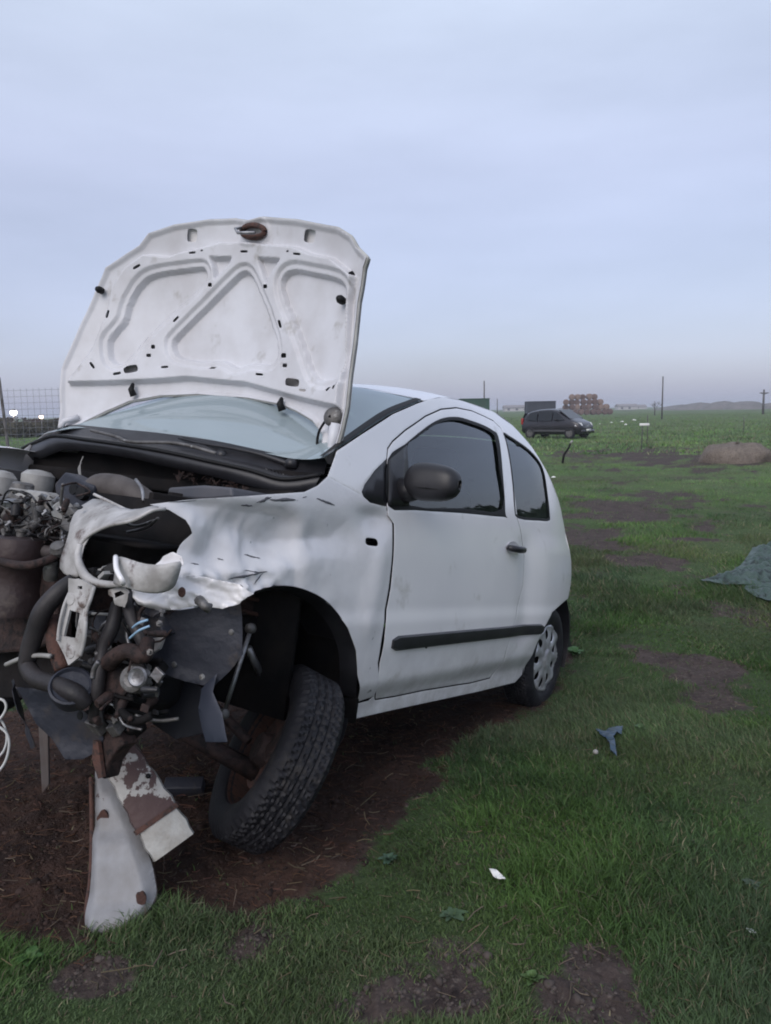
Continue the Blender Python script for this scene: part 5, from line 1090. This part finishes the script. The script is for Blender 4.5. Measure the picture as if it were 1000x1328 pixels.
p = gnd(727, 569); dark_car((p[0], p[1]+.8, float(gz(p[0], p[1]))), RAD(-42))
# --- hay mound
p = gnd(969, 601); n = 46; th = np.linspace(0, 2*np.pi, n, endpoint=False); V = []; Fc = []
for j in range(13):
    q = j/12; r_ = math.cos(q*math.pi/2)**.55
    for i in range(n):
        nn = 1+.22*float(fbm(math.cos(th[i])*2, math.sin(th[i])*2, q*2, 3)); V.append((1.12*r_*nn*math.cos(th[i]), .8*r_*nn*math.sin(th[i]), .58*math.sin(q*math.pi/2)*(1+.16*float(fbm(math.cos(th[i])*3*r_, math.sin(th[i])*3*r_, 4., 3)))))
for j in range(12):
    for i in range(n): k = (i+1) % n; Fc.append((j*n+i, j*n+k, (j+1)*n+k, (j+1)*n+i))
root = empty('hay_mound', (p[0]+.05, p[1]+.75, float(gz(p[0], p[1]+.7))-.04)); tag(root, 'low rounded heap of old brown hay by the muddy track', 'hay heap')
HAY = mat('old_hay', (.15, .125, .105), .95, col2=(.21, .175, .145), nscale=7, col3=(.09, .07, .06), n3scale=25, n3=(.5, .65), bump=.03, bscale=30)
obj('heap', V, Fc, HAY, root)
r_ = np.random.default_rng(4); Vh = []; Th = []; Ch = []
for i in range(9000):
    q = V[r_.integers(0, len(V))]; q = np.array(q)*r_.uniform(.97, 1.03)+r_.normal(size=3)*.04; d = r_.normal(size=3)*.045; d[2] *= .4; s = np.cross(d, [0, 0, 1]); s = s/(np.linalg.norm(s)+1e-6)*.003
    k = len(Vh); Vh += [q-s, q+s, q+d]; Th.append((k, k+1, k+2)); Ch += [np.array([.24, .20, .16])*r_.uniform(.4, 1.2)]*3
o = trimesh('loose_hay', np.array(Vh), np.array(Th), np.array(Ch), STRAWM); o.parent = root; tag(o, kind='stuff')
# --- stack of round straw bales
BALE = [mat('straw_bale_a', (.115, .072, .062), .95, col2=(.17, .115, .095), nscale=2.5, bump=.03, bscale=9), mat('straw_bale_b', (.085, .052, .046), .95, col2=(.13, .085, .072), nscale=2.5, bump=.03, bscale=9), mat('straw_bale_pale', (.24, .175, .145), .95, col2=(.16, .11, .095), nscale=3, bump=.03, bscale=9)]
cz = gfar(758, 182); rows = [(9, 0), (8, 1), (7, 2), (5, 3)]
rb = MB(); rb.lathe([(.02, -.6), (.55, -.6), (.66, -.54), (.68, 0), (.66, .54), (.55, .6), (.02, .6)], axis=(0, 1, 0), n=18, cap=False)
bm0 = None; cnt = 0
nmz = ['bottom row', 'second row', 'third row', 'top row']
for nb, lv in rows:
    for i in range(nb):
        x = (i-(nb-1)/2)*1.36+(.5-.1*lv if lv < 2 else -.35)
        o = rb.build('straw_bale', BALE[int(rng.integers(0, 3))], None, autos=35) if bm0 is None else bm0.copy()
        if bm0 is None: bm0 = o; base_me = [o.data]+[o.data.copy() for _ in range(2)]; [m_.materials.__setitem__(0, BALE[k]) for k, m_ in enumerate(base_me)]
        else: COL.objects.link(o)
        o.data = base_me[int(rng.choice([0, 1, 1, 2] if lv < 3 else [0, 2, 1]))]
        o.location = (cz[0]+x+rng.normal()*.06, cz[1]+rng.normal()*.2, cz[2]+.66+lv*1.17+rng.normal()*.03); o.rotation_euler = (0, rng.uniform(0, 3), rng.normal()*.12)
        tag(o, '%s round straw bale in the %s of the distant stack' % (['leftmost', 'second', 'third', 'fourth', 'fifth', 'sixth', 'seventh', 'eighth', 'rightmost'][i if i < nb-1 else 8]+(' from the left' if 0 < i < nb-1 else ''), nmz[lv]), 'straw bale', 'round straw bales of the distant stack')
# --- green container and grey trailer
def wagon(name, u0, u1, vtop, dist, m, label, cat, depth=2.4, base=.0, wheels=False):
    a = zat(u0, vtop, dist); b_ = zat(u1, vtop, dist); g_ = float(gz(a[0], dist)); w = b_[0]-a[0]; h = a[2]-g_
    r = empty(name, ((a[0]+b_[0])/2, dist+depth/2, g_)); tag(r, label, cat)
    q = MB(); q.box((0, 0, base+(h-base)/2), (w, depth, h-base)); q.build('box_body', m, r, bevel=.03, smooth=False)
    for k in range(int(w/.45)):
        q = MB(); q.box((-w/2+.25+k*.45, -depth/2-.03, base+(h-base)/2), (.07, .06, (h-base)*.9)); q.build('rib', m, r, smooth=False)
    q = MB(); q.box((0, -depth/2-.04, h-.05), (w+.05, .1, .1)); q.build('top_rail', m, r, smooth=False)
    if wheels:
        for x in (-w*.3, w*.3):
            q = MB(); q.lathe([(.1, -.1), (.4, -.1), (.42, 0), (.4, .1), (.1, .1)], (x, -depth/2+.1, .42), (0, 1, 0), 16, cap=False); q.build('wheel', TYRE, r, autos=30)
    return r
GRN = mat('green_container_paint', (.022, .075, .05), .6, col2=(.03, .06, .045), nscale=1)
wagon('container', 597, 635, 517, 88, GRN, 'dark green metal container behind the roof of the wreck', 'container')
wagon('farm_trailer', 684, 721, 520.5, 120, mat('trailer_blue_grey', (.03, .035, .05), .7), 'dark blue-grey trailer left of the stacked bales', 'trailer', base=.7, wheels=True)
# antenna post and bits near the container
def pole(u, vt, dist, r0, label, cat='pole', cross=None, braces=()):
    a = zat(u, vt, dist); g_ = float(gz(a[0], dist)); h = a[2]-g_; rt = empty('utility_pole', (a[0], dist, g_)); tag(rt, label, cat)
    q = MB(); q.lathe([(r0, -.2), (r0*.7, h)], (0, 0, 0), (0, 0, 1), 10); q.build('post', WOOD, rt)
    if cross:
        for cw, ch in cross: q = MB(); q.box((0, -.1, h*ch), (cw, .12, .14)); q.build('crossarm', WOOD, rt)
        for s in (-1, 1): q = MB(); q.tube([(0, -.1, h*.80), (s*cross[0][0]*.4, -.1, h*cross[0][1])], .05, 5); q.build('brace', WOOD, rt)
    return rt
pole(860, 488, 95, .10, 'tall thin grey pole standing alone on the horizon')
pole(991, 505, 130, .2, 'distant pole with a short crossarm at the right edge', cross=[(1.5, .86)])
pole(628, 494, 92, .10, 'thin mast rising behind the green container')
pole(645, 517, 140, .10, 'short post right of the green container')
# bare trees
def baretree(u, dist, h, spread, n, label, seed, colr):
    g_ = gfar(u, dist); r = empty('bare_tree', tuple(g_)); tag(r, label, 'tree'); R2 = random.Random(seed); q = MB(); q.lathe([(.14, -.1), (.09, h*.45)], n=7); q.build('trunk', WOOD, r); tb = MB()
    def grow(p, d, l, rad, lev):
        e = p+d*l; tb.tube([p, (p+e)/2+np.array([R2.gauss(0, 1), R2.gauss(0, 1), 0])*l*.06, e], [rad, rad*.8, rad*.6], 4, cap=False)
        if lev == 0: return
        for _ in range(3 if lev > 1 else 4):
            nd = d+np.array([R2.gauss(0, 1), R2.gauss(0, 1), R2.gauss(.15, .5)])*spread; nd /= np.linalg.norm(nd); grow(e, nd, l*R2.uniform(.55, .85), rad*.6, lev-1)
    for _ in range(n):
        d = np.array([R2.gauss(0, .5), R2.gauss(0, .5), 1]); d /= np.linalg.norm(d); grow(np.array([0, 0, h*R2.uniform(.1, .4)]), d, h*.22, .06, 4)
    tb.build('crown', mat('bare_twigs', (.11, .095, .09), .9), r); return r
baretree(849, 150, 3.4, .55, 3, 'small leafless bush tree left of the lone pole', 3, 0)
baretree(622, 96, 3.2, .6, 2, 'leafless shrub sticking up behind the green container', 8, 0)
# distant earth mounds along the right horizon
MND = mat('distant_earth', (.16, .15, .15), .95, col2=(.11, .11, .105), nscale=.3)
def mound(u, w_, h, dist, label):
    g_ = gfar(u, dist); V = []; Fc = []; n = 28
    for j in range(7):
        q = j/6; r_ = 1-q**1.3
        for i in range(n):
            t_ = 2*math.pi*i/n; k = 1+.25*float(fbm(math.cos(t_)*1.5+u, math.sin(t_)*1.5, q, 3)); V.append((w_*r_*k*math.cos(t_), w_*.6*r_*k*math.sin(t_), -1+(h+1)*math.sin(q*math.pi/2)*(1+.15*float(vnoise(t_, q*3, u)))))
    for j in range(6):
        for i in range(n): k = (i+1) % n; Fc.append((j*n+i, j*n+k, (j+1)*n+k, (j+1)*n+i))
    o = obj('earth_mound', V, Fc, MND); o.location = tuple(g_); tag(o, label, 'mound'); return o
mound(735+0, 14, 1.8, 420, 'faint low rise left of the earth mounds'); mound(908, 13, 2.6, 300, 'grey earth mound with a sharp crest on the horizon'); mound(938, 10, 2.9, 290, 'tallest pale earth mound left of the crossarm pole')
mound(885, 14, 2.0, 320, 'low long earth bank right of the lone pole'); mound(967, 10, 2.8, 280, 'round earth mound just left of the crossarm pole'); mound(1010, 12, 2.4, 290, 'earth mound behind the crossarm pole')
# far pale buildings
BLD = mat('pale_wall', (.42, .40, .40), .9); RF = mat('faded_roof', (.20, .18, .18), .9)
def farm(u, w_, h, dist, label):
    g_ = gfar(u, dist); r = empty('farm_building', tuple(g_)); tag(r, label, 'building')
    q = MB(); q.box((0, 0, h/2-.5), (w_, 8, h+1)); q.build('wall', BLD, r, smooth=False)
    q = MB(); q.add([(-w_/2-.3, -4.5, h), (w_/2+.3, -4.5, h), (w_/2+.3, 0, h+1.6), (-w_/2-.3, 0, h+1.6), (-w_/2-.3, 4.5, h), (w_/2+.3, 4.5, h)], [(0, 1, 2, 3), (3, 2, 5, 4), (0, 3, 4), (1, 5, 2)]); q.build('roof', RF, r, smooth=False, solid=.1)
    for k in range(max(1, int(w_/5))): q = MB(); q.box((-w_/2+2.5+k*5, -4.02, h*.5), (1.4, .08, 1.3)); q.build('window', DARK, r, smooth=False)
farm(812, 13, 2.2, 520, 'low pale farm building on the horizon beside the bale stack'); farm(828, 9, 1.6, 560, 'tiny white shed on the horizon left of the bush tree'); farm(670, 16, 2.2, 480, 'long pale shed on the horizon right of the green container')
# treeline on the far horizon, left; brown hedge
for i, (u, w_, h, dist) in enumerate([(-60, 9, 2.3, 72), (-18, 5, 1.8, 70), (14, 4.5, 1.75, 74), (45, 4, 1.55, 72), (70, 3.5, 1.5, 70), (92, 4, 1.7, 71), (125, 4, 1.6, 74), (30, 3, 1.35, 66)]):
    g_ = gfar(u, dist); r = empty('scrub_bush', tuple(g_)); lab = ['tall reddish scrub beyond the left picture edge', 'brown scrub bush at the left picture edge', 'brown scrub bush under the brighter lamp', 'dull brown scrub bush between the two lamps', 'brown scrub bush under the smaller lamp', 'scrub bush close to the raised hood', 'scrub bush hidden behind the raised hood', 'low scrub bush in front of the left scrub row'][i]
    tag(r, lab, 'bush', 'brown scrub row on the left'); leafmass('foliage', (0, 0, h*.45), (w_*.62, 2, h*.55), 2600, .14, [(.085, .06, .055), (.07, .065, .045), (.10, .07, .06)][i % 3], r, seed=20+i)
    q = MB()
    for k in range(5): q.tube([(k*.2-.4, 0, -.1), ((k-2)*.5, .1, h*.8)], [.05, .02], 5)
    q.build('stem', WOOD, r)
# lit lamps at dusk
EM = bpy.data.materials.new('lit_lamp'); EM.use_nodes = True; b = EM.node_tree.nodes['Principled BSDF']; b.inputs['Emission Color'].default_value = (1, .93, .85, 1); b.inputs['Emission Strength'].default_value = 14
EM2 = bpy.data.materials.new('lit_lamp_warm'); EM2.use_nodes = True; b = EM2.node_tree.nodes['Principled BSDF']; b.inputs['Emission Color'].default_value = (1, .72, .5, 1); b.inputs['Emission Strength'].default_value = 6
def lamp(u, v, dist, r0, m, label):
    p = zat(u, v, dist); g_ = float(gz(p[0], dist)); rt = empty('yard_lamp', (p[0], dist, g_)); tag(rt, label, 'lamp')
    q = MB(); q.lathe([(.06, 0), (.045, p[2]-g_-r0)], n=8); q.build('pole', WOOD, rt)
    q = MB(); q.lathe([(r0*math.sin(a_*math.pi/8)+.001, p[2]-g_-r0*math.cos(a_*math.pi/8)) for a_ in range(9)], n=16, cap=False); q.build('lamp_head', m, rt)
    q = MB(); q.lathe([(r0*1.1, p[2]-g_+r0*.6), (.03, p[2]-g_+r0*1.15)], n=14); q.build('lamp_cap', WOOD, rt)
lamp(17.5, 535, 66, .26, EM, 'bright white lit lamp above the scrub at the left'); lamp(53.5, 540.5, 66, .16, EM2, 'smaller orange-white lit lamp near the raised hood')
# wire fence
FD = 14.; a = zat(-120, 505, FD); b_ = zat(140, 503, FD); WIRE = mat('fence_wire', (.17, .18, .20), .6); g_ = float(gz(a[0], FD)); top = zat(40, 505, FD)[2]
root = empty('wire_fence', (0, FD, g_)); tag(root, 'thin wire mesh fence with a leaning post at the left', 'fence')
mw = MB(); x0, x1 = a[0], b_[0]
for k in range(int((x1-x0)/.112)+1): x = x0+k*.112; mw.tube([(x, 0, .02), (x+rng.normal()*.004, 0, top-g_+.03)], .0026, 4)
k = 0; z = top-g_
while z > .1: mw.tube([(x0, 0, z), ((x0+x1)/2, .0, z-.015), (x1, 0, z)], .0026, 4); k += 1; z -= .112
o = mw.build('wire_mesh', WIRE, root); tag(o, kind='stuff')
for u, lean in ((5, -.14), (-110, .05)):
    x = zat(u, 505, FD)[0]; q = MB(); q.tube([(x+.07, 0, -.2), (x+lean*.6, .02, top-g_+.22)], .028, 8); q.build('fence_post', WOOD, root)
# --- little things in the pasture
p = gnd(729, 601); q = MB(); q.tube([p-[0, 0, .1], p+[.05, 0, .25], p+[.22, .02, .52], p+[.26, .02, .68]], [.035, .035, .03, .028], 8)
r = empty('leaning_stake', tuple(p)); tag(r, 'dark leaning wooden stake with a pale top beside the wreck', 'stake')
q = MB(); q.tube([(0, 0, -.1), (.05, 0, .25), (.22, .02, .50), (.25, .02, .60)], [.035, .035, .03, .028], 8); q.build('shaft', DARK, r); q = MB(); q.tube([(.25, .02, .6), (.31, .02, .69)], [.034, .03], 8); q.build('pale_top', WTANK, r)
def thin_post(u, v, vt, label, tagp=None):
    p = gnd(u, v); dd = p[1]; t_ = zat(u, vt, dd); r = empty('thin_stake', tuple(p)); tag(r, label, 'stake'); q = MB(); q.tube([(0, 0, -.05), (.01, 0, (t_[2]-p[2])*.5), (0, 0, t_[2]-p[2])], .02, 6); q.build('shaft', WOOD, r)
    if tagp: q = MB(); q.box((.08, -.03, t_[2]-p[2]-.05), (.38, .06, .10)); q.build('white_rag', PLATE, r, bevel=.02)
thin_post(832, 583, 549, 'thin stake with a white rag right of the black car', True); thin_post(839, 578, 538, 'thin bare stake without a rag right of the black car'); thin_post(964, 562, 541, 'thin short stake in the pasture above the hay heap')
for i, (u, v, s, lab) in enumerate([(793, 548, .2, 'small white scrap nearest the black car'), (807, 547, .26, 'white scrap second from the black car'), (823, 545, .3, 'pale scrap third from the black car'), (812, 551, .2, 'white scrap nearest the camera by the black car'), (778, 550, .14, 'tiny white scrap touching the black car outline'), (640+45, 548, .2, 'white scrap left of the black car'), (718, 619, .06, 'tiny pale pebble below the leaning stake')]):
    p = gnd(u, v); r2 = np.random.default_rng(50+i); n = 12; V = [(s*math.cos(2*math.pi*k/n)*r2.uniform(.6, 1.2), s*.6*math.sin(2*math.pi*k/n)*r2.uniform(.6, 1.2), 0) for k in range(n)]+[(V_, 0, s*r2.uniform(.25, .6)) for V_ in (-s*.3, s*.2)]
    Fc = [(k, (k+1) % n, 12 if n//4 <= k < 3*n//4 else 13) for k in range(n)]+[(12, 13, n//4), (13, 12, 3*n//4)]
    o = obj('litter_scrap', V, Fc, PLATE, smooth=False, solid=.01); o.location = tuple(p); tag(o, lab, 'litter', 'white scraps around the black car')
# crumpled tarpaulin on the right
p = gnd(965, 772); TARP = mat('dark_green_tarpaulin', (.024, .050, .040), .5, col2=(.048, .078, .066), nscale=7, col3=(.012, .022, .020), n3scale=9, n3=(.52, .6), bump=.004, bscale=25)
def tarp(name, P, label, amp, parent=None):
    P = np.array([gnd(u, v)[:2] for u, v in P]); v2, f2 = sheet2d(spline(P, 3, True), step=.02); sd_ = np.clip(sdist(v2, P)/.12, 0, 1)
    fold_ = np.abs(fold(v2[:, 0], v2[:, 1], 5, 4, 5))*1.4; fold_ = fold_+.35*np.abs(fold(v2[:, 0], v2[:, 1], 14, 8, 5)); fx_ = np.abs(vnoise(v2[:, 0]*4+v2[:, 1]*2, v2[:, 1]*7, 2.))*2; fold_ = .6*fold_+.5*fx_
    z = gz(v2[:, 0], v2[:, 1])+.035+amp*(.25+.75*sd_)*fold_
    o = obj(name, np.c_[v2, z], f2, TARP, solid=.002); tag(o, label, 'tarpaulin'); return o
tarp('tarpaulin', [(907, 758), (935, 752), (960, 738), (972, 722), (985, 712), (1040, 712), (1080, 740), (1060, 770), (1000, 766), (940, 763)], 'crumpled dark green tarpaulin lying on the grass at the right edge', .12)
tarp('tarpaulin_flap', [(965, 768), (985, 764), (1050, 768), (1060, 790), (1010, 786), (985, 782)], 'smaller green tarpaulin flap in front of the crumpled sheet', .10)
# blue and white scraps
def scrap(u, v, P, m, label, cat):
    c_ = gnd(u, v); Q = np.array([gnd(a, b)[:2] for a, b in P]); v2, f2 = sheet2d(Q, step=.012); z = gz(v2[:, 0], v2[:, 1])+.035+.03*fbm(v2[:, 0]*22, v2[:, 1]*22, 1., 3)
    o = obj('torn_scrap', np.c_[v2, z], f2, m, solid=.001); tag(o, label, cat)
scrap(645, 1145, [(634, 1140), (644, 1142), (653, 1147), (656, 1152), (648, 1151), (640, 1147)], PLATE, 'small torn white scrap in the foreground grass', 'litter')
scrap(790, 965, [(772, 952), (785, 957), (797, 949), (808, 950), (806, 958), (795, 966), (798, 976), (800, 990), (793, 984), (788, 970), (778, 962)], mat('blue_plastic', (.03, .065, .12), .5, col2=(.03, .05, .06), nscale=40), 'torn blue plastic scrap in the grass behind the front wheel', 'litter')
scrap(972, 1220, [(967, 1217), (975, 1216), (981, 1221), (972, 1224)], PLATE, 'tiny pale scrap near the right edge of the foreground', 'litter')
p = gnd(772, 984); q = MB(); q.lathe([(.006, 0), (.012, .006), (.01, .016), (.003, .02)], (p[0], p[1], p[2]+.02), (.2, .3, 1), 10); o = q.build('bottle_cap', WTANK); tag(o, 'small pale round cap left of the blue scrap', 'litter')
# hedge and trees behind the photographer, seen only as the dark line mirrored in the side glass
HD = CM @ np.array([0., 1, 0]); 
for i in range(15):
    a_ = RAD(42+i*6.1); d_ = 46+5*math.sin(i*2.3); x, y = math.sin(a_)*d_, math.cos(a_)*d_; h = 3.2+1.6*abs(math.sin(i*1.7)); r = empty('hedge_tree', (x, y, float(gz(x, y)))); tag(r, 'bushy green tree in the row beyond the right picture edge, mirrored in the side glass', 'tree', 'trees mirrored in the side glass')
    q = MB(); q.lathe([(.2, -.2), (.12, h*.5)], n=7); q.build('trunk', WOOD, r); leafmass('crown', (0, 0, h*.55), (4.8, 3.4, h*.5), 4200, .36, (.035, .06, .03), r, seed=200+i)

hz = bpy.data.materials.new('dusk_haze'); hz.use_nodes = True; t = hz.node_tree; t.nodes.clear(); oo = t.nodes.new('ShaderNodeOutputMaterial'); pv = t.nodes.new('ShaderNodeVolumePrincipled'); pv.inputs['Color'].default_value = (.80, .84, .93, 1); pv.inputs['Density'].default_value = .0008; t.links.new(pv.outputs[0], oo.inputs['Volume'])
q = MB(); q.box((0, 0, 3.5), (8800, 8800, 13)); o = q.build('haze', hz, smooth=False); tag(o, kind='stuff')
